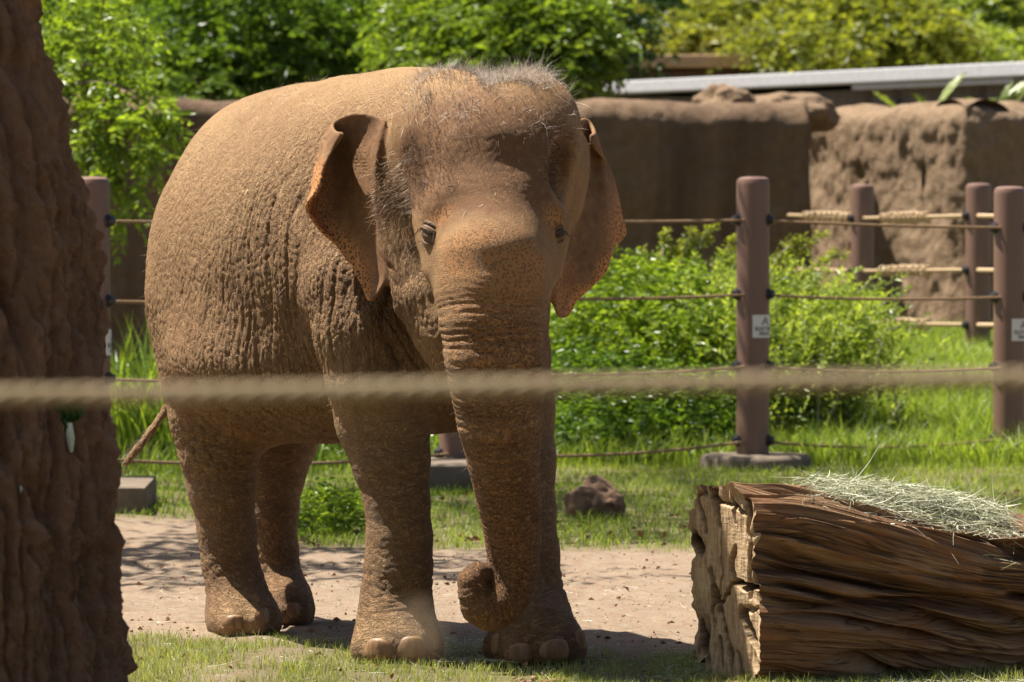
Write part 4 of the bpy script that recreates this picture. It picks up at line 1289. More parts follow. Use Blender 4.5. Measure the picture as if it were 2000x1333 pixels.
def twisted(name, pts, r, mat, pitch, turns_n=10, sides=6, strands=3, parent=None):
    """rope laid from strands"""
    pts = np.array(pts); seg = np.linalg.norm(np.diff(pts, axis=0), axis=1); s = np.concatenate([[0], np.cumsum(seg)])
    n = max(8, int(s[-1] / pitch * turns_n))
    q = np.linspace(0, s[-1], n)
    ctr = np.stack([np.interp(q, s, pts[:, k]) for k in range(3)], 1)
    t = np.gradient(ctr, axis=0); t /= np.linalg.norm(t, axis=1, keepdims=True)
    a = np.cross(t, (0, 0, 1.0)); a /= np.linalg.norm(a, axis=1, keepdims=True); b = np.cross(a, t)
    V, F, o = [], [], 0
    for k in range(strands):
        ph = q / pitch * 2 * math.pi + 2 * math.pi * k / strands
        c = ctr + (a * np.cos(ph)[:, None] + b * np.sin(ph)[:, None]) * r * 0.48
        an = np.linspace(0, 2 * math.pi, sides, endpoint=False)
        ring = c[:, None] + (a[:, None] * np.cos(an)[None, :, None] + b[:, None] * np.sin(an)[None, :, None]) * r * 0.56
        V.append(ring.reshape(-1, 3)); F.append(grid_faces(n, sides, True) + o); o += n * sides
    return mesh_np(name, np.concatenate(V), np.concatenate(F), mat, parent)

ORD = ['topmost', 'second', 'third', 'lowest']
for k in range(4):
    pts = []
    for i in range(len(FRONT)):
        px, D, r, top, base, rows = FRONT[i]
        q = P(px, rows[k], D) + np.array((0, -r * 0.36, 0))
        if pts:
            for f in np.linspace(0, 1, 12)[1:-1]:
                w = pts_last + (q - pts_last) * f; w[2] -= 0.035 * 4 * f * (1 - f) * (0.3 + 0.4 * k); pts.append(w)
        pts.append(q); pts_last = q
    q = pts[0] + np.array((-2.6, -.4, 0)); pts = [q] + pts
    e = pts[-1] + (pts[-1] - P(FRONT[2][0], FRONT[2][5][k], FRONT[2][1])) * 0.0 + np.array((1.5, 0.1, 0)); pts.append(e)
    o = twisted('fence_rope', pts, .0115, M_ROPE, .09, 5, 5)
    tag(o, f'{ORD[k]} of the four thin brown ropes strung between the near bollards', 'rope', 'ropes of the near fence')
ORD3 = ['topmost', 'middle', 'lowest']
for k in range(3):
    A = P(1971, FRONT[3][5][k], 33.9) + np.array((0.05, .1, 0)); Bq = P(1910, FAR[0][5][k], 42.7); Cq = P(1684, FAR[1][5][k], 46.6); Dq = P(1540, (421, 527, 630)[k], 48.6)
    A[2] = P(1971, (424, 530, 637)[k], 33.9)[2]
    pts = [A, Bq + (0, -.04, 0), Cq + (0, -.04, 0), Dq]
    R = thing('fence_rope', f'{ORD3[k]} tan rope with knotted coils between the far bollards', 'rope', tuple(Bq), 'ropes of the far fence')
    twisted('line', pts, .02, M_ROPET, .14, 6, 6, parent=R)
    # whipped knots near the middle of each span
    for (U, Wq, f0, f1) in ((Bq, Cq, .42, .80), (Cq, Dq, .15, .75)):
        if k and U is Cq: continue
        kn = MB(); gg = np.random.default_rng(300 + k)
        ax = Wq - U
        for j in range(9):
            f = f0 + (f1 - f0) * j / 8 + gg.uniform(-.01, .01)
            c = U + ax * f + np.array((0, -.04, 0)); t = ax / np.linalg.norm(ax); s_ = np.cross(t, (0, 0, 1.0))
            rr = .038 + gg.uniform(0, .014)
            ring = [c + (s_ * math.cos(v) + np.array((0, 0, 1.0)) * math.sin(v)) * rr + t * (.02 * v / 6.28) for v in np.linspace(0, 6.28, 12)]
            kn.tube(ring, .013, 6)
        kn.tube([U + ax * f0 + (0, -.05, .03), U + ax * (f0 + f1) / 2 + (0, -.06, .045), U + ax * f1 + (0, -.05, .025)], .014, 6)
        kn.build('knot', M_ROPET, R)

# ---- warning signs wrapped round the posts
M_SIGN = simple('sign_white', (0.72, 0.70, 0.68), 0.5, var=0.05)
M_INK = simple('sign_black', (0.03, 0.03, 0.035), 0.5)
M_RED = simple('sign_amber', (0.50, 0.30, 0.05), 0.5)
def text_geo(txt, size):
    cu = bpy.data.curves.new('tmp', 'FONT'); cu.body = txt; cu.size = size; cu.align_x = 'CENTER'; cu.align_y = 'CENTER'; cu.resolution_u = 2; cu.offset = size * .02
    ob = bpy.data.objects.new('tmp', cu); COL.objects.link(ob); bpy.context.view_layer.update()
    me = bpy.data.meshes.new_from_object(ob.evaluated_get(bpy.context.evaluated_depsgraph_get()))
    V = [tuple(v.co) for v in me.vertices]; F = [tuple(f.vertices) for f in me.polygons]
    bpy.data.objects.remove(ob); bpy.data.meshes.remove(me)
    return V, F
def sign(q, r, z, az, label, w=.19, h=.155):
    """az: bearing of the sign's middle round the post, 0 = towards the camera, + = right"""
    t = thing('warning_sign', label, 'sign', (q[0], q[1], z - h / 2), 'white warning signs on the bollards')
    def bend(x, y, off):
        a = az + x / r
        return (q[0] + (r + off) * math.sin(a), q[1] - (r + off) * math.cos(a), z + y)
    nx = 16; V, F = [], []
    for off in (.0015, .004):
        for i in range(nx + 1):
            for j in (0, 1): V.append(bend(-w / 2 + w * i / nx, (-.5 + j) * h, off))
    n2 = (nx + 1) * 2
    for i in range(nx):
        F.append((n2 + 2 * i, n2 + 2 * i + 2, n2 + 2 * i + 3, n2 + 2 * i + 1)); F.append((2 * i, 2 * i + 1, 2 * i + 3, 2 * i + 2))
        F.append((2 * i, 2 * i + 2, n2 + 2 * i + 2, n2 + 2 * i)); F.append((2 * i + 1, n2 + 2 * i + 1, n2 + 2 * i + 3, 2 * i + 3))
    F += [(0, n2, n2 + 1, 1), (2 * nx, 2 * nx + 1, n2 + 2 * nx + 1, n2 + 2 * nx)]
    b = MB(); b.add(V, F); pl = b.build('plate', M_SIGN, t, False)
    for txt, yy, sz in (('ELECTRIC', -.018, .036), ('FENCE', -.052, .034)):
        tv, tf = text_geo(txt, sz)
        b = MB(); b.add([bend(v[0], v[1] + yy, .0055) for v in tv], tf); b.build('lettering', M_INK, t, False)
    b = MB(); s_ = .034
    tri = [(-s_, 0), (s_, 0), (0, 1.75 * s_)]; inn = [(-s_ * .62, .2 * s_), (s_ * .62, .2 * s_), (0, 1.3 * s_)]
    VV = [bend(x, y + .008, .0055) for x, y in tri + inn]
    b.add(VV, [(0, 1, 4, 3), (1, 2, 5, 4), (2, 0, 3, 5)])
    bolt = [(.002, .95 * s_), (-.010, .50 * s_), (-.001, .55 * s_), (-.004, .22 * s_), (.010, .66 * s_), (.001, .62 * s_)]
    b.add([bend(x, y + .008, .0055) for x, y in bolt], [tuple(range(6))])
    b.build('hazard_symbol', M_INK, t, False)
sign(posts_f[2], .113, P(1470, 637, 32.9)[2], rad(44), 'small white warning sign on the bollard in the bushes')
sign(posts_f[3], .113, P(1971, 644, 33.9)[2], rad(50), 'small white warning sign on the bollard at the right edge')
sign(posts_f[0], .112, P(181, 660, 30.3)[2], rad(98), 'white warning sign seen edge on beside the bark trunk')

# ------------------------------------------------------------------ near rope
M_NEAR = Mat('near_rope_fibre', 0.85, 0.2)
_c = M_NEAR.coord(); _n = M_NEAR.noise(_c, 25, 5, 0.7)
M_NEAR.color(M_NEAR.mix(_n, (0.23, 0.175, 0.100), (0.39, 0.305, 0.190))); M_NEAR.normal(M_NEAR.bump(M_NEAR.noise(_c, 400, 3), .6, .002)); M_NEAR = M_NEAR.m
pts = [P(px, py, 4.7) for px, py in ((-3000, 786), (-1200, 782), (0, 772), (300, 770), (600, 764), (1000, 755), (1500, 746), (2000, 739), (3200, 726), (5000, 705))]
o = twisted('near_rope', pts, .0090, M_NEAR, .066, 16, 10)
tag(o, 'thick blurred tan rope crossing the whole view in front of the elephant', 'rope')
# ------------------------------------------------------------------ the big bark trunk on the left
def bark_trunk():
    D = 14.6
    edge = [(-10, 70), (0, 76), (60, 92), (120, 105), (180, 118), (260, 148), (330, 166), (400, 182), (480, 192), (560, 201), (640, 208), (720, 217), (800, 228), (900, 234), (1000, 236), (1100, 236), (1200, 240), (1280, 246), (1333, 252)]
    ey = np.array([e[0] for e in edge], float); ex = np.array([e[1] for e in edge], float)
    nz_, na = 620, 420
    zz = np.linspace(-0.1, 5.2, nz_)
    py = (CAMZ - zz) * FPX / D + HOR
    xr = np.interp(py, ey, ex)
    xr = np.where(py < -10, 70 + (py + 10) * 0.12, xr); xr = np.where(py > 1333, 252 + (py - 1333) * 0.25, xr)
    XR = (xr - 1000) / FPX * D
    cx = -1.72 - 0.25 * sstep(0, 3, zz)
    R = XR - cx
    an = np.linspace(0, 2 * math.pi, na, endpoint=False)
    ZZ, AN = np.meshgrid(zz, an, indexing='ij'); RR = np.repeat(R[:, None], na, 1)
    q = np.stack([np.cos(AN) * 1.0, np.sin(AN) * 1.0, ZZ], -1).reshape(-1, 3)
    d = 0.065 * fbm(q * np.array((5.5, 5.5, 1.3)), 4, 401) + 0.065 * ridged(q * np.array((8, 8, 2.0)) + 0.5 * fbm(q * 3, 2, 402)[:, None], 3, 403) \
        - 0.045 * np.clip(vnoise(q * np.array((11, 11, 4.5)), 404) - 0.15, 0, 1) + 0.024 * fbm(q * 19, 3, 405) + 0.009 * fbm(q * 44, 2, 407)
    d -= 0.045 * lines(q * np.array((6.5, 6.5, 1.1)) + .4 * gnoise(q * np.array((5, 5, 3.)), 409)[:, None], 408, .13)
    d -= 0.050
    RR = RR + d.reshape(RR.shape)
    V = np.stack([cx[:, None] + RR * np.cos(AN), D + RR * np.sin(AN), ZZ], -1).reshape(-1, 3)
    F = grid_faces(nz_, na, True)[:, ::-1]
    m = Mat('old_bark', 0.9, 0.25)
    co = m.coord(); dd = m.attr('relief')
    n = m.noise(m.mapping(co, (1, 1, 0.5)), 6, 6, 0.65); f = m.noise(co, 34, 6, 0.7)
    c = m.mix(n, (0.220, 0.112, 0.060), (0.430, 0.240, 0.135))
    c = m.mix(m.ramp(f, [(0.45, 0), (0.72, 0.7)]), c, (0.40, 0.25, 0.15))
    c = m.mix(m.ramp(m.noise(co, 11, 4), [(0.58, 0), (0.74, 0.5)]), c, (0.50, 0.25, 0.10))
    m.color(c); m.normal(m.bump(m.math('ADD', f, m.math('MULTIPLY', m.noise(co, 120, 4, 0.7), .5)), 1.0, .03))
    t = thing('bark_tree', 'huge lumpy brown tree trunk standing at the left edge', 'tree', (-1.72, D, 0))
    mesh_np('trunk', V, F, m.m, t, attrs=dict(relief=d))
    # the crown, high above the picture, that keeps the trunk in shade
    g = np.random.default_rng(420)
    bl = [((-2.6, 15.0, 7.0), (2.2, 2.2, 1.2)), ((-4.4, 15.8, 6.4), (1.9, 2.0, 1.2)), ((-1.4, 13.5, 7.4), (1.8, 1.8, 1.0)), ((-4.2, 13.6, 6.8), (1.8, 1.8, 1.1))]
    p, u = blob_points(bl, 800, g, 0.3)
    V2, F2, T2 = sprays(p, u + g.normal(size=u.shape) * .6, g.uniform(.4, .8, 800), 9, .17, .5, g)
    mesh_np('crown', V2, F2, LEAF_MID, t, False, dict(tint=T2))
    b = MB()
    for q in bl:
        e = np.array(q[0]); s_ = np.array((-2.0, D, 4.9)); b.tube([s_, (s_ + e) / 2 + (0, 0, .3), e], [.30, .17, .06], 9)
    b.build('limb', m.m, t)
    return BVHTree.FromPolygons([tuple(v) for v in V], [tuple(int(i) for i in f) for f in F])
_tb = bark_trunk()
# lettuce scrap caught on the bark
d = Vector(P(133, 826, 1.0)) - Vector((0, 0, CAMZ)); loc = _tb.ray_cast(Vector((0, 0, CAMZ)), d.normalized())[0]
lt = thing('lettuce_leaf', 'scrap of green lettuce with a white rib stuck to the bark trunk', 'lettuce', tuple(loc))
M_LET = leaf_mat('lettuce_green', (0.02, 0.06, 0.012), (0.07, 0.16, 0.03), 0.35); M_RIB = simple('lettuce_rib', (0.55, 0.60, 0.45), 0.4)
V, F = [], []
g = np.random.default_rng(430)
for k in range(5):
    nu, nv = 9, 7; o0 = len(V)
    cx_, cz_ = g.uniform(-.022, .022), g.uniform(-.012, .038)
    for i in range(nu):
        for j in range(nv):
            a = -1 + 2 * i / (nu - 1); b = j / (nv - 1)
            V.append((loc.x + cx_ + a * .028 * math.sin(.4 + b * 2.4), loc.y - .012 - .012 * k * .5 - .010 * math.sin(7 * a + 5 * b + k) - .01 * b, loc.z + cz_ - .02 + b * .05))
    F.append(grid_faces(nu, nv) + o0)
V = np.array(V); mesh_np('leaf_blade', V, np.concatenate(F), M_LET, lt, attrs=dict(tint=g.uniform(0, 1, len(V))))
b = MB(); b.tube([(loc.x + .004, loc.y - .02, loc.z + .0), (loc.x + .008, loc.y - .024, loc.z - .045), (loc.x + .010, loc.y - .016, loc.z - .086)], [.010, .014, .006], 8); b.build('rib', M_RIB, lt)
d = Vector(P(40, 955, 1.0)) - Vector((0, 0, CAMZ)); loc2 = _tb.ray_cast(Vector((0, 0, CAMZ)), d.normalized())[0]
b = MB(); b.tube([(loc2.x, loc2.y - .004, loc2.z + .008), (loc2.x + .002, loc2.y - .008, loc2.z), (loc2.x + .001, loc2.y - .004, loc2.z - .01)], [.003, .0055, .002], 7)
tag(b.build('food_scrap', M_RIB), 'tiny white food scrap stuck low on the bark trunk', 'scrap')

# ------------------------------------------------------------------ the old log
def log():
    A = np.array(G(1440, 1318)) ; A = np.array((0.846, 18.27, 0))          # middle of the cut end
    ax = np.array((0.86, 0.51, 0)); ax /= np.linalg.norm(ax); sd = np.array((-ax[1], ax[0], 0))   # sd points away from the camera
    Lg = 2.6; nu, nv = 360, 800
    u = np.linspace(0, 1, nu); v = np.linspace(0, 2 * math.pi, nv, endpoint=False)
    U, A0 = np.meshgrid(u, np.arange(nv) / nv, indexing='ij')
    s = U * Lg
    # section: a boxy rounded outline, walked by arc length so that grain and relief keep their scale
    e = 0.62
    vv = np.linspace(0, 2 * math.pi, 20001); c_ = np.sign(np.cos(vv)) * np.abs(np.cos(vv)) ** e; s_ = np.sign(np.sin(vv)) * np.abs(np.sin(vv)) ** e
    arc = np.concatenate([[0], np.cumsum(np.hypot(np.diff(c_ * .30), np.diff(s_ * .375)))]); arc /= arc[-1]
    def sect(a): a = a % 1.0; return np.interp(a, arc, c_), np.interp(a, arc, s_)
    c0, s0 = sect(A0)
    V0 = np.arctan2(s0, c0)
    cx, sz = sect(A0 + 0.050 * s + .010 * np.sin(s * 2.4 + 2 * c0) + .006 * np.sin(s * 4.2 + 4 * V0) + .004 * sstep(.9, 1.9, s) * np.sin(s * 3.1 + 1.0))
    hw = 0.235 + 0.05 * np.sin(s * 1.6)                      # half depth
    top = 0.765 - 0.12 * sstep(0.0, 1.5, s) - 0.06 * sstep(1.2, 2.2, s)
    dy = hw * cx * (1 + 0.10 * np.where(sz < 0, -sz, 0))
    zz = top * 0.5 + (top * 0.5 + 0.02) * sz
    # the trough along the top between the two ridges
    on_top = sstep(0.45, 0.95, sz)
    tr = on_top * (0.10 * np.exp(-((dy - 0.06 + .02 * np.sin(s * 3)) / 0.10) ** 2) + 0.05 * np.exp(-((dy + 0.13) / 0.035) ** 2)) * sstep(-0.02, 0.25, s + .1)
    zz = zz - tr - on_top * (.03 + .13 * sstep(.1, 1.3, s)) * sstep(-.28, .28, -dy)
    zz = zz + .04 * sstep(1.15, 1.5, s) * sstep(0.2, -.8, sz)
    # deep twisting flutes along the sides, sloping down to the right
    q = np.stack([s * 0.95, .375 * s0 * 5.2, .30 * c0 * 5.2], -1).reshape(-1, 3)
    wob = 0.28 * fbm(q * np.array((1.3, .4, .4)), 2, 501)
    q2 = q + np.stack([0 * wob, wob, 0 * wob], 1)
    fl = 1 - np.abs(gnoise(q2 * np.array((.7, 1.7, 1.7)), 502)) * 2; gr = ridged(q2 * np.array((1.0, 3.2, 3.2)), 2, 503); fi = fbm(q2 * np.array((2.5, 10, 10)), 2, 504)
    groove = lines(q2 * np.array((1.3, 2.6, 2.6)) + 7, 505, .20)
    crack = np.clip(lines(q2 * np.array((1.2, 5.2, 5.2)) + 3, 506, .16) + .6 * lines(q2 * np.array((1.8, 10.5, 10.5)) + 5, 508, .22), 0, 1)
    gm = sstep(-.2, .3, vnoise(np.stack([q[:, 0] * 1.8, q[:, 1] * .9, q[:, 2] * .9], 1), 511))
    groove = groove * gm; cm = sstep(.0, .35, vnoise(np.stack([q[:, 0] * 2.6, q[:, 1] * 1.2, q[:, 2] * 1.2], 1), 512)); crack = crack * cm
    d = (0.028 * fl + 0.012 * gr + 0.005 * fi - 0.095 * groove - 0.024 * crack).reshape(s.shape)
    d = d * (0.30 + 0.70 * sstep(0, .22, s)) * np.where(sz > .6, .45, 1.0)
    nl = np.sqrt((cx / 1.0) ** 2 + sz ** 2)
    dy = dy + d * cx / nl; zz = zz + d * sz / nl * 0.9
    # the sawn end is not square: it leans and is notched
    sh = 0.05 * (0.75 - np.clip(zz, 0, .75))
    jag = .030 * gnoise(np.stack([np.cos(V0).ravel() * 4, np.sin(V0).ravel() * 4, 0 * V0.ravel()], 1), 531).reshape(s.shape) + .016 * gnoise(np.stack([np.cos(V0).ravel() * 13, np.sin(V0).ravel() * 13, 0 * V0.ravel()], 1), 532).reshape(s.shape)
    rimn = (.05 * np.minimum(0, gnoise(np.stack([np.cos(V0).ravel() * 7, np.sin(V0).ravel() * 7, 0 * V0.ravel() + 3], 1), 533).reshape(s.shape))) * np.exp(-s / .25)
    dy = dy + rimn * cx; zz = zz + rimn * sz
    sh = sh + jag * np.exp(-s / .2)
    sx = s + sh * np.clip(1 - s / .9, 0, 1) - 0.06
    V = A[None, None] + ax * sx[..., None] + sd * dy[..., None] + np.array((0, 0, 1.0)) * np.maximum(zz, -0.03)[..., None]
    t = thing('fallen_log', 'weathered fluted log with a pale sawn end, hay on top', 'log', tuple(A))
    m = Mat('log_wood', 0.85, 0.25)
    co = m.coord(); ga_ = m.attr('groove'); lv_ = m.attr('grain', 'Vector')
    n = m.noise(m.mapping(lv_, (1.0, 5, 5)), 1.2, 5, 0.62); f = m.noise(m.mapping(lv_, (2, 40, 40)), 1.0, 5, 0.7)
    c = m.mix(n, (0.105, 0.052, 0.024), (0.245, 0.134, 0.065))
    c = m.mix(m.ramp(f, [(0.44, 0.0), (0.60, 0.75)]), c, (0.36, 0.225, 0.12))
    c = m.mix(m.ramp(m.noise(co, 5, 4), [(.5, 0), (.7, .7)]), c, (0.25, 0.105, 0.038))
    hl = m.noise(m.mapping(lv_, (1.1, 34, 34)), 1.0, 3, .6)
    hair = m.ramp(m.math('ABSOLUTE', m.math('SUBTRACT', hl, .5)), [(0, 1.0), (.028, 0.0)])
    c = m.mix(m.math('MULTIPLY', hair, .85), c, (0.035, 0.017, 0.009))
    c = m.mix(ga_, c, (0.055, 0.026, 0.014))
    m.color(c); m.normal(m.bump(m.math('ADD', f, m.math('MULTIPLY', m.noise(m.mapping(lv_, (6, 120, 120)), 1, 3, .7), .7)), .9, .010))
    gv = np.clip(0.40 * np.clip(groove, 0, 1) ** 1.5 + .4 * crack ** 2, 0, 1)
    grain = np.stack([s.ravel(), (.375 * s0).ravel(), (.30 * c0).ravel()], 1)
    mesh_np('side', V.reshape(-1, 3), grid_faces(nu, nv, True), m.m, t, attrs=dict(groove=gv, grain=grain))
    # far end closed
    # sawn face: rings of points from the rim inwards, cracked and rough
    rim = V[0]; cen = rim.mean(0); nr = 240
    f_ = np.linspace(1, 0, nr)[:, None, None]
    FV = cen + (rim[None] - cen) * f_
    hz_ = 0.05 * (0.75 - np.clip(FV[..., 2], 0, .75)) - .06
    axv = (FV - A) @ ax; rimd = ((rim - A) @ ax) - (0.05 * (0.75 - np.clip(rim[..., 2], 0, .75)) - .06)
    FV = FV + ax * (hz_ + rimd[None] * f_[..., 0] ** 10 - axv)[..., None]
    yy = ((FV - A) @ sd); zc = FV[..., 2]
    qq = np.stack([yy * 1.0, zc * 1.0, 0 * zc], -1).reshape(-1, 3)
    wv = 0.06 * fbm(qq * 6, 3, 520)
    ck = np.clip(1 - np.abs(vnoise(np.stack([(qq[:, 0] + wv) * 9, qq[:, 1] * 2.2, 0 * wv], 1), 521)) * 5.5, 0, 1) * sstep(-.1, .25, vnoise(qq * 5, 522))
    ck2 = np.clip(1 - np.abs(vnoise(np.stack([(qq[:, 0] + wv) * 4, (qq[:, 1] + wv) * 5.5, 0 * wv + 5], 1), 523)) * 7, 0, 1) * sstep(0, .3, vnoise(qq * 4, 524))
    # the big splits of the face, as (u across from the back edge, height, half width)
    hole = np.zeros(len(qq))
    for pl in ([(.36, .72, .016), (.40, .64, .014), (.42, .58, .005)], [(.10, .52, .022), (.16, .49, .020)], [(.16, .68, .006), (.22, .60, .008), (.24, .55, .004)],
               [(.62, .50, .010), (.57, .44, .011), (.62, .38, .009), (.74, .36, .012), (.86, .365, .006)], [(.28, .40, .012), (.33, .33, .013), (.28, .26, .010), (.30, .20, .006)],
               [(.33, .33, .008), (.44, .22, .011), (.50, .12, .009), (.52, .02, .007)], [(.60, .38, .006), (.50, .33, .008), (.36, .26, .006)], [(.70, .27, .013), (.80, .19, .016), (.90, .12, .008)],
               [(.62, .10, .009), (.66, .02, .011)], [(.36, .15, .008), (.40, .05, .006)], [(.12, .20, .011), (.16, .10, .012)], [(.60, .70, .006), (.64, .60, .004)], [(.80, .70, .008), (.82, .62, .005)], [(.95, .44, .030), (.90, .38, .016)]):
        for (ua, za, wa), (ub, zb, wb) in zip(pl[:-1], pl[1:]):
            a_ = np.array((.26 - .52 * ua, za)); b_ = np.array((.26 - .52 * ub, zb)); ab = b_ - a_
            tq = np.clip(((qq[:, :2] - a_) @ ab) / (ab @ ab), 0, 1)
            dd_ = np.linalg.norm(qq[:, :2] - a_ - tq[:, None] * ab, axis=1) + .006 * gnoise(qq * 40, 541)
            hole = np.maximum(hole, np.clip(1.9 - dd_ / (wa + (wb - wa) * tq), 0, 1))
    inner = (1 - np.repeat(np.linspace(1, 0, nr)[:, None] ** 14, nv, 1)).ravel()
    dep = (0.03 * np.clip(ck + ck2 * .9, 0, 1) + .10 * hole + .012 * fbm(qq * np.array((10, 3, 1)), 3, 525) + .004 * fbm(qq * np.array((60, 9, 1)), 2, 526)) * inner
    FV = FV.reshape(-1, 3) + ax * dep[:, None]
    m2 = Mat('sawn_wood', 0.85, 0.2)
    co = m2.coord(); ca_ = m2.attr('crack'); lv2 = m2.attr('face', 'Vector')
    n = m2.noise(m2.mapping(lv2, (9, 3, 1)), 1.5, 6, .7); f = m2.noise(m2.mapping(lv2, (60, 7, 1)), 1.0, 5, .7)
    ringw = m2.noise(m2.mapping(lv2, (14, 50, 1), rot=(0, 0, .3)), 1.0, 3, .6, .5)
    c = m2.mix(n, (0.34, 0.215, 0.105), (0.66, 0.50, 0.32)); c = m2.mix(m2.ramp(f, [(.44, 0), (.62, .8)]), c, (0.24, 0.140, 0.068))
    c = m2.mix(m2.ramp(ringw, [(.5, 0), (.66, .35)]), c, (0.64, 0.51, 0.36))
    c = m2.mix(ca_, c, (0.020, 0.010, 0.006)); m2.color(c)
    m2.normal(m2.bump(m2.math('ADD', f, ringw), .7, .006))
    mesh_np('sawn_end', FV, grid_faces(nr, nv, True)[:, ::-1], m2.m, t, attrs=dict(crack=np.clip((ck + ck2) * .6 * inner + hole, 0, 1), face=qq))
    return V, A, ax, sd, t
LV, LA, LAX, LSD, LOG = log()
_lb = BVHTree.FromPolygons([tuple(v) for v in LV.reshape(-1, 3)], [tuple(int(i) for i in f) for f in grid_faces(LV.shape[0], LV.shape[1], True)])
def log_top(s, dy):
    o = LA + LAX * s + LSD * dy
    h = _lb.ray_cast(Vector((o[0], o[1], 3)), Vector((0, 0, -1)))[0]
    return np.array(h) if h is not None else None

# hay heaped on the log
M_HAY = Mat('hay_grey_green', 0.7, 0.3)
_t = M_HAY.attr('tint'); M_HAY.color(M_HAY.ramp(_t, [(0, (0.26, 0.27, 0.13)), (0.5, (0.50, 0.51, 0.36)), (1, (0.75, 0.75, 0.62))])); M_HAY = M_HAY.m
def hay(n, pos, name, label, seed, wid=(.0011, .0022), ln=(.04, .12), flat=0.16, axis=(.86, .51, -.12)):
    g = np.random.default_rng(seed)
    d = g.normal(size=(n, 3)); d[:, 2] *= flat; d += np.array(axis) * g.normal(size=(n, 1)) * 0.9
    V, F = strands(pos, d, g.uniform(*ln, n), g.uniform(*wid, n), seg=3, grav=0.15, seed=seed + 1)
    o = mesh_np(name, V, F, M_HAY, None, False, dict(tint=np.repeat(g.uniform(0, 1, n), 12)))
    return tag(o, label, 'hay', kind='stuff')
g = np.random.default_rng(540)
pos = []
while len(pos) < 7000:
    s_ = g.uniform(.42, 1.22); w_ = g.normal() * .10
    h = log_top(s_, .02 + w_)
    if h is None or h[2] < .2: continue
    f = (s_ - .42) / .80
    hh = .165 * (np.sin(min(f * 1.5 + .35, 1.9)) ** 1.0) * max(0, 1 - (w_ / .24) ** 2) * (1 - .55 * f)
    pos.append(h + np.array((0, 0, g.uniform(0, 1) ** .7 * hh + .004)))
hay(len(pos), np.array(pos), 'hay', 'heap of pale grey green hay lying on top of the log', 541)
pos = []
while len(pos) < 900:
    s_ = g.uniform(.15, 1.7); w_ = -.14 + g.normal() * .035
    h = log_top(s_, w_)
    if h is not None and h[2] > .2: pos.append(h + np.array((0, 0, .004)))
hay(len(pos), np.array(pos), 'hay', 'thin line of hay caught in the groove along the log', 545, (.0008, .0015), (.02, .07), .15)

# ------------------------------------------------------------------ short chunk of wood in the grass
def chunk():
    q = G(1163, 1012); t = thing('wood_chunk', 'short knotty brown chunk of wood lying in the grass', 'wood', tuple(q))
    s = SDF()
    D = q[1]
    s.cone([(P(1140, 985, D), M(38, D)), (P(1165, 975, D + .1), M(34, D)), (P(1160, 950, D + .25), M(24, D))], .05, kin=.03)
    s.cone([(P(1195, 990, D), M(30, D)), (P(1185, 968, D + .2), M(26, D))], .03)
    s.ell(P(1128, 992, D - .05), (.06, .07, .06), None, .03)
    s.ell(P(1190, 1000, D - .12), (.045, .05, .05), None, .02, 's')
    V, F = build_sdf(s, q + np.array((-.5, -.6, -.2)), q + np.array((.5, .8, .6)), .011)
    N = mesh_normals(V, F)
    V = V + N * (.024 * fbm(V * 8, 3, 560) + .010 * fbm(V * np.array((30, 30, 14.)), 2, 561) - .018 * lines(V * np.array((9, 9, 5.)), 562, .15))[:, None]
    m = Mat('chunk_wood', .9, .2); co = m.coord()
    m.color(m.mix(m.noise(co, 7, 5, .65), (0.085, .048, .030), (.24, .155, .10))); m.normal(m.bump(m.noise(co, 40, 5, .7), .7, .01))
    mesh_np('burl', V, F, m.m, t)
chunk()
# ------------------------------------------------------------------ grass, shrubs, litter
def blades(x, y, h, wid, g, lean=0.5, seg=3):
    n = len(x)
    z = gz(x, y) - 0.006
    an = g.uniform(0, 2 * math.pi, n); d = np.stack([np.cos(an), np.sin(an), 0 * an], 1)
    fa = g.uniform(0, 2 * math.pi, n); s = np.stack([np.cos(fa), np.sin(fa), 0 * fa], 1)
    ln = g.uniform(0.15, 1.0, n) * lean
    V = np.zeros((n, seg * 2 + 1, 3))
    for k in range(seg + 1):
        t = k / seg
        c = np.stack([x, y, z], 1) + np.array((0, 0, 1.0)) * (h * (t - 0.35 * ln * t * t))[:, None] + d * (h * ln * t * t)[:, None]
        w = (wid * (1 - t) ** 0.7 * 0.5)[:, None]
        if k < seg:
            V[:, k * 2] = c - s * w; V[:, k * 2 + 1] = c + s * w
        else: V[:, k * 2] = c
    b = np.arange(n)[:, None] * (seg * 2 + 1)
    Q = np.concatenate([b + np.array((2 * k, 2 * k + 1, 2 * k + 3, 2 * k + 2)) for k in range(seg - 1)])
    T = b + np.array((2 * seg - 2, 2 * seg - 1, 2 * seg))
    return V.reshape(-1, 3), Q, T, seg * 2 + 1

def grass(name, label, n, region, h, wid, mat, seed, lean=0.6, mask=None, tintscale=1.0, seg=3):
    g = np.random.default_rng(seed)
    x, y = region(n, g)
    if mask is not None:
        k = g.uniform(0, 1, len(x)) < mask(x, y); x, y = x[k], y[k]
    hh = g.uniform(h[0], h[1], len(x)) * (0.6 + 0.8 * (0.5 + 0.5 * fbm(np.stack([x * 2.2, y * 1.1, 0 * x], 1), 3, seed + 1)))
    V, Q, T, per = blades(x, y, hh, g.uniform(wid[0], wid[1], len(x)), g, lean, seg)
    tint = np.clip(g.uniform(0, 1, len(x)) * .6 + .4 * (0.5 + .7 * fbm(np.stack([x * 1.5, y * .8, 0 * x], 1), 2, seed + 2)), 0, 1)
    o = mesh_np(name, V, [Q, T], mat, None, True, dict(tint=np.repeat(tint, per)))
    return tag(o, label, 'grass', kind='stuff')

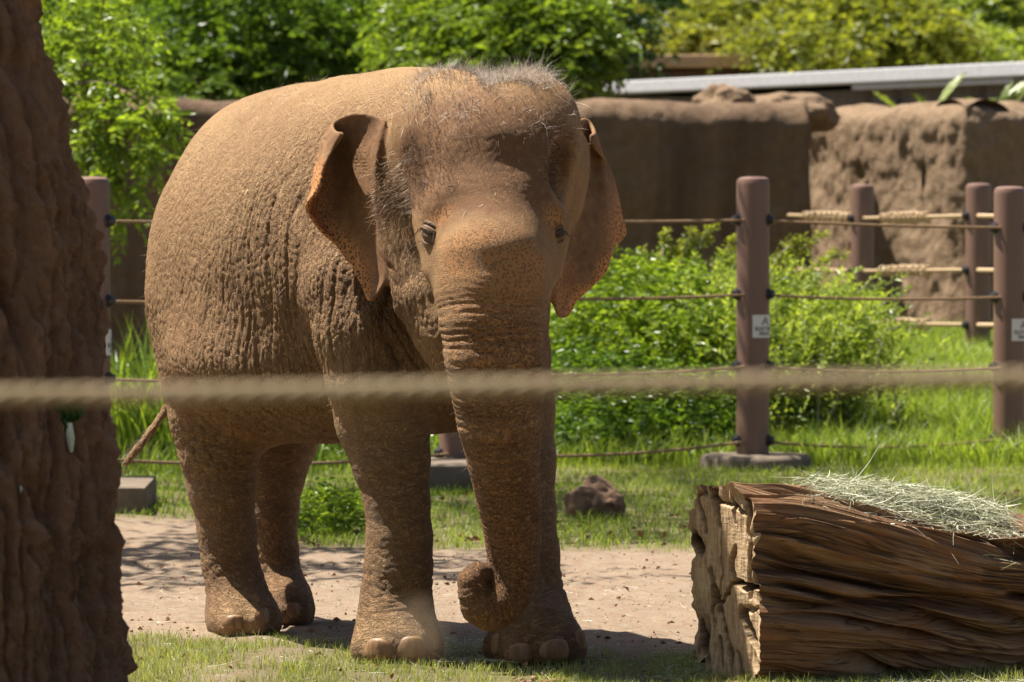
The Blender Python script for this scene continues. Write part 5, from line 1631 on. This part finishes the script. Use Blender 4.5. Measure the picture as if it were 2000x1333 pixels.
def rect(px0, px1, y0, y1):
    """a piece of ground between two pixel columns and two depths"""
    def f(n, g):
        y = np.sqrt(g.uniform(y0 ** 2, y1 ** 2, n)); px = g.uniform(px0, px1, n)
        return (px - 1000) / FPX * y, y
    return f
grass('grass', 'short dry sunlit grass in front of the elephant feet', 60000, rect(150, 2050, 17.4, 20.8), (.02, .06), (.0022, .0045), LEAF_GRASSD, 601, .9, lambda x, y: grass_amount(x, y) * np.clip(.25 + 1.1 * sstep(-.25, .3, fbm(np.stack([x * 4, y * 2.2, 0 * x], 1), 3, 66)), 0, 1), seg=2)
grass('grass', 'green grass strip behind the elephant and below the fence', 42000, rect(200, 2050, 24.6, 33.2), (.03, .085), (.004, .007), LEAF_GRASS, 602, .9, lambda x, y: grass_amount(x, y))
grass('grass', 'sparse tufts on the dirt path', 6000, rect(250, 1500, 20.0, 25.0), (.015, .04), (.0025, .005), LEAF_GRASSD, 603, .9, lambda x, y: grass_amount(x, y) * .8, seg=2)
grass('grass', 'bright long grass on the slope behind the fence at the right', 46000, rect(1040, 2060, 33.0, 49.0), (.14, .34), (.009, .016), LEAF_GRASS, 604, 1.0, seg=3)
grass('grass', 'rank dark grass behind the fence on the left', 9000, rect(180, 1060, 31.8, 44.0), (.12, .34), (.009, .016), LEAF_GRASS, 605, 1.0)

def shrub(name, label, blobs, n, leaf, mat, seed, per=9, wid=.5, spray=.28, droop=.35, spread=.9, up=.3, hollow=.3, base=None, group=None, stems=10, cat='shrub'):
    g = np.random.default_rng(seed)
    c = np.mean([b[0] for b in blobs], 0)
    base = np.array((c[0], c[1], float(gz(c[0], c[1])))) if base is None else np.array(base)
    t = thing(name, label, cat, tuple(base), group)
    p, u = blob_points(blobs, n, g, hollow)
    d = u * .7 + g.normal(size=u.shape) * .5; d[:, 2] += up
    V, F, T = sprays(p, d, spray * g.uniform(.6, 1.3, n), per, leaf, wid, g, droop, spread, .2)
    keep = np.repeat((V.reshape(-1, 4, 3)[:, :, 2].min(1) > gz(V.reshape(-1, 4, 3)[:, 0, 0], V.reshape(-1, 4, 3)[:, 0, 1]) - .02), 1)
    nl = len(keep); f2 = np.concatenate([keep, keep]); F = F[f2]
    mesh_np('foliage', V, F, mat, t, False, dict(tint=T))
    b = MB()
    for k in range(stems):
        q = blobs[g.integers(len(blobs))]; e = np.array(q[0]) + g.normal(size=3) * np.array(q[1]) * .45
        s_ = np.array((q[0][0] + g.normal() * .1, q[0][1] + g.normal() * .1, 0)); s_[2] = float(gz(s_[0], s_[1]))
        e[2] = max(e[2], s_[2] + .1)
        b.tube([s_, (s_ + e) / 2 + g.normal(size=3) * .04, e], [.012, .009, .004], 5)
    b.build('stem', M_BARK, t)['kind'] = 'stuff'
    return t
shrub('leafy_shrub', 'light green leafy shrub between the elephant ear and the tall bollard', [B(1110, 580, 36.5, 70, 70), B(1220, 590, 36, 80, 60), B(1310, 620, 35.5, 70, 60), B(1180, 650, 35.5, 110, 60), B(1340, 680, 35.2, 90, 45), B(1110, 670, 36, 60, 60)],
      800, .070, LEAF_FRESH, 611, 11, .5, .36, .3, .9, .5)
def arching(name, label, spots, mat, seed, n, L, per, leaf, wid, lean, droop):
    """long arching sprays that rise from the ground: spots (px, depth, half width m)"""
    g = np.random.default_rng(seed)
    parts = []; b = MB(); ctr = []
    for (px, D, hw, sc) in spots:
        y = D + g.normal(size=n) * .35; x = P(px, 500, D)[0] + g.normal(size=n) * hw
        P0 = np.stack([x, y, gz(x, y) + .05], 1)
        d = np.stack([g.normal(size=n) * lean + .04, g.normal(size=n) * lean, np.ones(n)], 1)
        Ls = L * sc * g.uniform(.55, 1.1, n)
        parts.append(sprays(P0, d, Ls, per, leaf, wid, g, droop, .6, .22)); ctr.append(P0.mean(0))
        for k in range(0, n, 3):
            t = np.linspace(0, .9, 6)[:, None]; dd = d[k] / np.linalg.norm(d[k]); c = P0[k] + dd * Ls[k] * t; c[:, 2] -= (droop * Ls[k] * t ** 2)[:, 0]
            b.tube(list(c), list(np.linspace(.007, .002, 6)), 4)
    t = thing(name, label, 'shrub', tuple(np.mean(ctr, 0)))
    V, F, T = merge(parts)
    mesh_np('foliage', V, F, mat, t, False, dict(tint=T))
    b.build('stem', M_BARKP, t)['kind'] = 'stuff'
arching('feathery_shrub', 'feathery yellow green shrub arching around the bollard in the bushes', [(1370, 36.4, .32, 1.0), (1470, 35.8, .35, .95), (1550, 35.4, .30, .9)], LEAF_PALE, 612, 270, 2.15, 44, .070, .34, .20, .42)
shrub('bushy_shrub', 'green bush right of the bollard, spilling towards the sunlit wall', [B(1590, 660, 35.6, 70, 45), B(1650, 630, 35.8, 45, 40), B(1540, 700, 35.2, 60, 40), B(1620, 705, 35.2, 60, 35)],
      520, .062, LEAF_FRESH, 613, 10, .45, .28, .5)
shrub('dark_shrub', 'dark green leafy growth low behind the fence, right of the trunk', [B(1130, 760, 34.4, 90, 60), B(1240, 770, 34.2, 110, 50), B(1360, 790, 34, 90, 50), B(1180, 830, 33.8, 120, 40), B(1330, 850, 33.8, 90, 35)],
      1100, .06, LEAF_MID, 614, 9, .5, .25)
# tall seeding stalks that stand over the shrub
g = np.random.default_rng(620)
st = thing('tall_stalks', 'tall yellow green flowering stalks rising from the shrub left of the bollard', 'plant', tuple(ground_at(1330, 36.6)))
parts = []; b = MB()
for (x0, y0, x1, y1) in ((1290, 560, 1298, 460), (1318, 560, 1352, 455), (1335, 570, 1385, 445), (1270, 570, 1250, 500), (1370, 560, 1440, 470), (1510, 560, 1600, 462), (1500, 540, 1560, 470), (1310, 560, 1320, 490), (1400, 560, 1460, 500), (1540, 560, 1640, 500)):
    A = P(x0, y0, 36.6); Bq = P(x1, y1, 36.6 + g.uniform(-.2, .2)); t = np.linspace(0, 1, 12)[:, None]
    ctr = A + (Bq - A) * t; ctr[:, 2] += (.05 * np.sin(t * math.pi))[:, 0]
    b.tube(list(np.vstack([[A[0] - .05, A[1], float(gz(A[0], A[1]))], ctr])), list(np.linspace(.012, .004, 13)), 5)
    for r in range(4):
        parts.append(sprays(ctr, np.tile(Bq - A, (12, 1)) + g.normal(size=(12, 3)) * .3, g.uniform(.05, .10, 12), 6, .045, .4, g, .1))
V, F, T = merge(parts); mesh_np('flower_spike', V, F, LEAF_YEL, st, False, dict(tint=T)); b.build('stalk', M_BARKP, st)['kind'] = 'stuff'
shrub('undergrowth_shrub', 'low shady shrub seen under the elephant belly', [B(640, 880, 33.5, 70, 50), B(600, 930, 33, 60, 40), B(690, 930, 33, 50, 45)], 420, .06, LEAF_MID, 615)
shrub('undergrowth_shrub', 'dark shrub behind the bollard between the elephant legs', [B(880, 800, 34, 60, 110), B(850, 900, 33.6, 60, 60)], 420, .06, LEAF_MID, 616)
shrub('undergrowth_shrub', 'shrub under the fence left of the elephant hind legs', [B(285, 880, 34.5, 90, 50), B(330, 910, 33.8, 80, 40), B(270, 800, 35, 60, 60)], 520, .06, LEAF_MID, 617)
shrub('weed_clump', 'bright weed clump on the grass between the hind and front legs', [B(640, 1000, 26.6, 55, 28), B(670, 1015, 26.4, 45, 25), B(610, 1025, 26.2, 40, 18)], 260, .05, LEAF_FRESH, 618, 7, .45, .12, .2, .9, .5, stems=6, cat='weeds')
# reedy grass at the left
def reeds(px0, px1, D0, D1, n, h0, h1, seed, label, w=(.018, .03)):
    g = np.random.default_rng(seed)
    y = g.uniform(D0, D1, n); x = (g.uniform(px0, px1, n) - 1000) / FPX * y
    V, Q, T, per = blades(x, y, g.uniform(h0, h1, n), g.uniform(*w, n), g, .75, 6)
    t = thing('reed_clump', label, 'plant', (float(x.mean()), float(y.mean()), 0))
    mesh_np('blades', V, [Q, T], LEAF_FRESH, t, True, dict(tint=np.repeat(g.uniform(0, 1, n), per)))['kind'] = 'stuff'
    b = MB()
    for k in range(12):
        i = g.integers(n); b.tube([(x[i], y[i], 0), (x[i] + g.normal() * .03, y[i], .35)], [.012, .008], 5)
    b.build('culm', M_BARKP, t)['kind'] = 'stuff'
reeds(215, 330, 33.0, 34.6, 420, .5, 1.15, 630, 'tall reedy grass clump between the bark trunk and the elephant rump')
# banana leaves over the wall
def banana(px, py, D, L, az, tilt, wid, t, g):
    """one big leaf blade with a midrib"""
    base = P(px, py, D); nu, nv = 18, 9
    V = []
    for i in range(nu):
        f = i / (nu - 1)
        c = base + np.array((math.sin(az) * math.cos(tilt) * L * f, 0.15 * L * f, math.sin(tilt) * L * f - .18 * L * f * f))
        w = wid * (math.sin(min(1, f * .97 + .03) * math.pi) ** .8) * (1 - .25 * f)
        for j in range(nv):
            a = -1 + 2 * j / (nv - 1)
            s_ = np.array((math.cos(az) * .75, -.55, -math.sin(az) * .5))
            V.append(c + s_ * (a * w) + np.array((0, .5, .6)) * (abs(a) * w * .35) + g.normal(size=3) * .004)
    mesh_np('leaf', np.array(V), grid_faces(nu, nv), LEAF_PALE, t, True, dict(tint=np.repeat(g.uniform(.2, .8), nu * nv)))
g = np.random.default_rng(640)
for lab, px, D, lv in (('banana plant with one large broken leaf leaning right over the shaded wall', 1850, 53.0, [(1828, 212, .62, 1.25, .95, .085), (1822, 222, .40, -.9, .8, .06)]),
                       ('small banana shoot just above the sunlit wall', 1738, 52.5, [(1754, 216, .40, -1.2, .75, .05)]),
                       ('banana plant with several bright leaves at the right edge above the wall', 1960, 53, [(1945, 216, .66, 1.3, .80, .085), (1918, 212, .30, -1.2, .6, .055), (1950, 208, .42, .9, 1.0, .06), (1903, 212, .34, 1.1, .5, .05), (1978, 210, .60, 1.2, 1.0, .09)])):
    q = ground_at(px, D)
    t = thing('banana_plant', lab, 'plant', q)
    b = MB(); b.tube([(q[0], q[1], 0), (q[0], q[1], 1.6), P(px, 215, D)], [.10, .09, .05], 10); b.build('stem', LEAF_MID, t)
    for a in lv: banana(a[0], a[1], D - .1, a[2], a[3], a[4], a[5], t, g)

# ---- litter: straw, dry leaves, clods
g = np.random.default_rng(650)
def on_ground(px0, px1, y0, y1, n):
    x, y = rect(px0, px1, y0, y1)(n, g); return np.stack([x, y, gz(x, y) + .006], 1)
p = np.concatenate([on_ground(830, 1010, 18.9, 20.0, 900), on_ground(1290, 1420, 18.2, 19.4, 500), on_ground(1480, 2050, 17.3, 18.2, 1400), on_ground(300, 1350, 18.0, 23, 900)])
hay(len(p), p, 'straw', 'loose straw strewn on the dirt around the feet and the log', 651, (.0007, .0014), (.02, .09), .12, (0, 0, 0))
n = 420
p = np.concatenate([on_ground(260, 1500, 17.8, 24, 170), on_ground(560, 2000, 25, 30, 300)])
d = g.normal(size=p.shape); d[:, 2] = np.abs(d[:, 2]) * .25
L = g.uniform(.015, .045, len(p)) * (1 + .6 * (p[:, 1] > 24))
V, F = leaves(p + (0, 0, .004), d, L, L * .5, g, .6)
M_DRY = leaf_mat('dry_leaf', (0.10, 0.045, 0.022), (0.27, 0.14, 0.07), .2, .7, (1.2, .8, .4))
tag(mesh_np('leaf_litter', V, F, M_DRY, None, False, dict(tint=np.repeat(g.uniform(0, 1, len(p)), 4))), 'brown dry leaves lying on dirt and grass', 'litter', kind='stuff')
def pebbles(p, r, mat, name, label, seed):
    g = np.random.default_rng(seed)
    bm = bmesh.new(); bmesh.ops.create_icosphere(bm, subdivisions=1, radius=1); U = np.array([v.co for v in bm.verts]); Fc = np.array([[v.index for v in f.verts] for f in bm.faces]); bm.free()
    n = len(p); k = len(U)
    V = U[None] * g.uniform(.6, 1.25, (n, k, 1)) * r[:, None, None] * np.array((1, 1, .7)) + p[:, None]
    F = Fc[None] + (np.arange(n) * k)[:, None, None]
    return tag(mesh_np(name, V.reshape(-1, 3), F.reshape(-1, 3), mat, None, True), label, 'pebbles', kind='stuff')
M_CLOD = simple('red_clod', (0.25, 0.145, 0.09), .95, .1, .4, 30)
p = np.concatenate([on_ground(250, 1400, 18, 25, 900)]); pebbles(p - (0, 0, .006), g.uniform(.002, .006, len(p)) * (1 + (g.uniform(0,1,len(p)) > .93)), M_CLOD, 'gravel', 'small clods and gravel on the dirt path', 661)
p = np.concatenate([on_ground(1380, 1480, 17.9, 18.35, 160), on_ground(1480, 2000, 17.4, 18.0, 160), on_ground(980, 1150, 17.5, 18.3, 90)]); pebbles(p - (0, 0, .004), g.uniform(.006, .02, len(p)), M_CLOD, 'clods', 'red clods of earth along the foot of the log', 663)

# ---- dust kicked up at the forefoot
c = P(822, 1228, 18.86)
bm = bmesh.new(); bmesh.ops.create_icosphere(bm, subdivisions=3, radius=1)
V = np.array([v.co for v in bm.verts]) * np.array((.17, .13, .17)) + c; F = np.array([[v.index for v in f.verts] for f in bm.faces]); bm.free()
md = bpy.data.materials.new('raised_dust'); md.use_nodes = True; nt = md.node_tree; nt.nodes.remove(nt.nodes['Principled BSDF'])
vol = nt.nodes.new('ShaderNodeVolumePrincipled'); vol.inputs['Color'].default_value = (.80, .62, .42, 1)
tcn = nt.nodes.new('ShaderNodeTexCoord'); mp = nt.nodes.new('ShaderNodeMapping'); mp.vector_type = 'POINT'
mp.inputs['Location'].default_value = tuple(-c / np.array((.17, .13, .17))); mp.inputs['Scale'].default_value = tuple(1 / np.array((.17, .13, .17)))
nt.links.new(tcn.outputs['Object'], mp.inputs[0])
ln = nt.nodes.new('ShaderNodeVectorMath'); ln.operation = 'LENGTH'; nt.links.new(mp.outputs[0], ln.inputs[0])
fo = nt.nodes.new('ShaderNodeMapRange'); fo.inputs[1].default_value = 1.0; fo.inputs[2].default_value = 0.0; fo.inputs[3].default_value = 0; fo.inputs[4].default_value = 1
nt.links.new(ln.outputs['Value'], fo.inputs[0])
nz = nt.nodes.new('ShaderNodeTexNoise'); nz.inputs['Scale'].default_value = 14; nz.inputs['Detail'].default_value = 3; nt.links.new(tcn.outputs['Object'], nz.inputs['Vector'])
m1 = nt.nodes.new('ShaderNodeMath'); m1.operation = 'MULTIPLY'; nt.links.new(fo.outputs[0], m1.inputs[0]); nt.links.new(nz.outputs['Fac'], m1.inputs[1])
m2 = nt.nodes.new('ShaderNodeMath'); m2.operation = 'MULTIPLY'; m2.inputs[1].default_value = 3.6; nt.links.new(m1.outputs[0], m2.inputs[0])
nt.links.new(m2.outputs[0], vol.inputs['Density']); nt.links.new(vol.outputs[0], nt.nodes['Material Output'].inputs['Volume'])
tag(mesh_np('dust', V, F, md), 'faint puff of tan dust rising beside the near forefoot', kind='stuff')
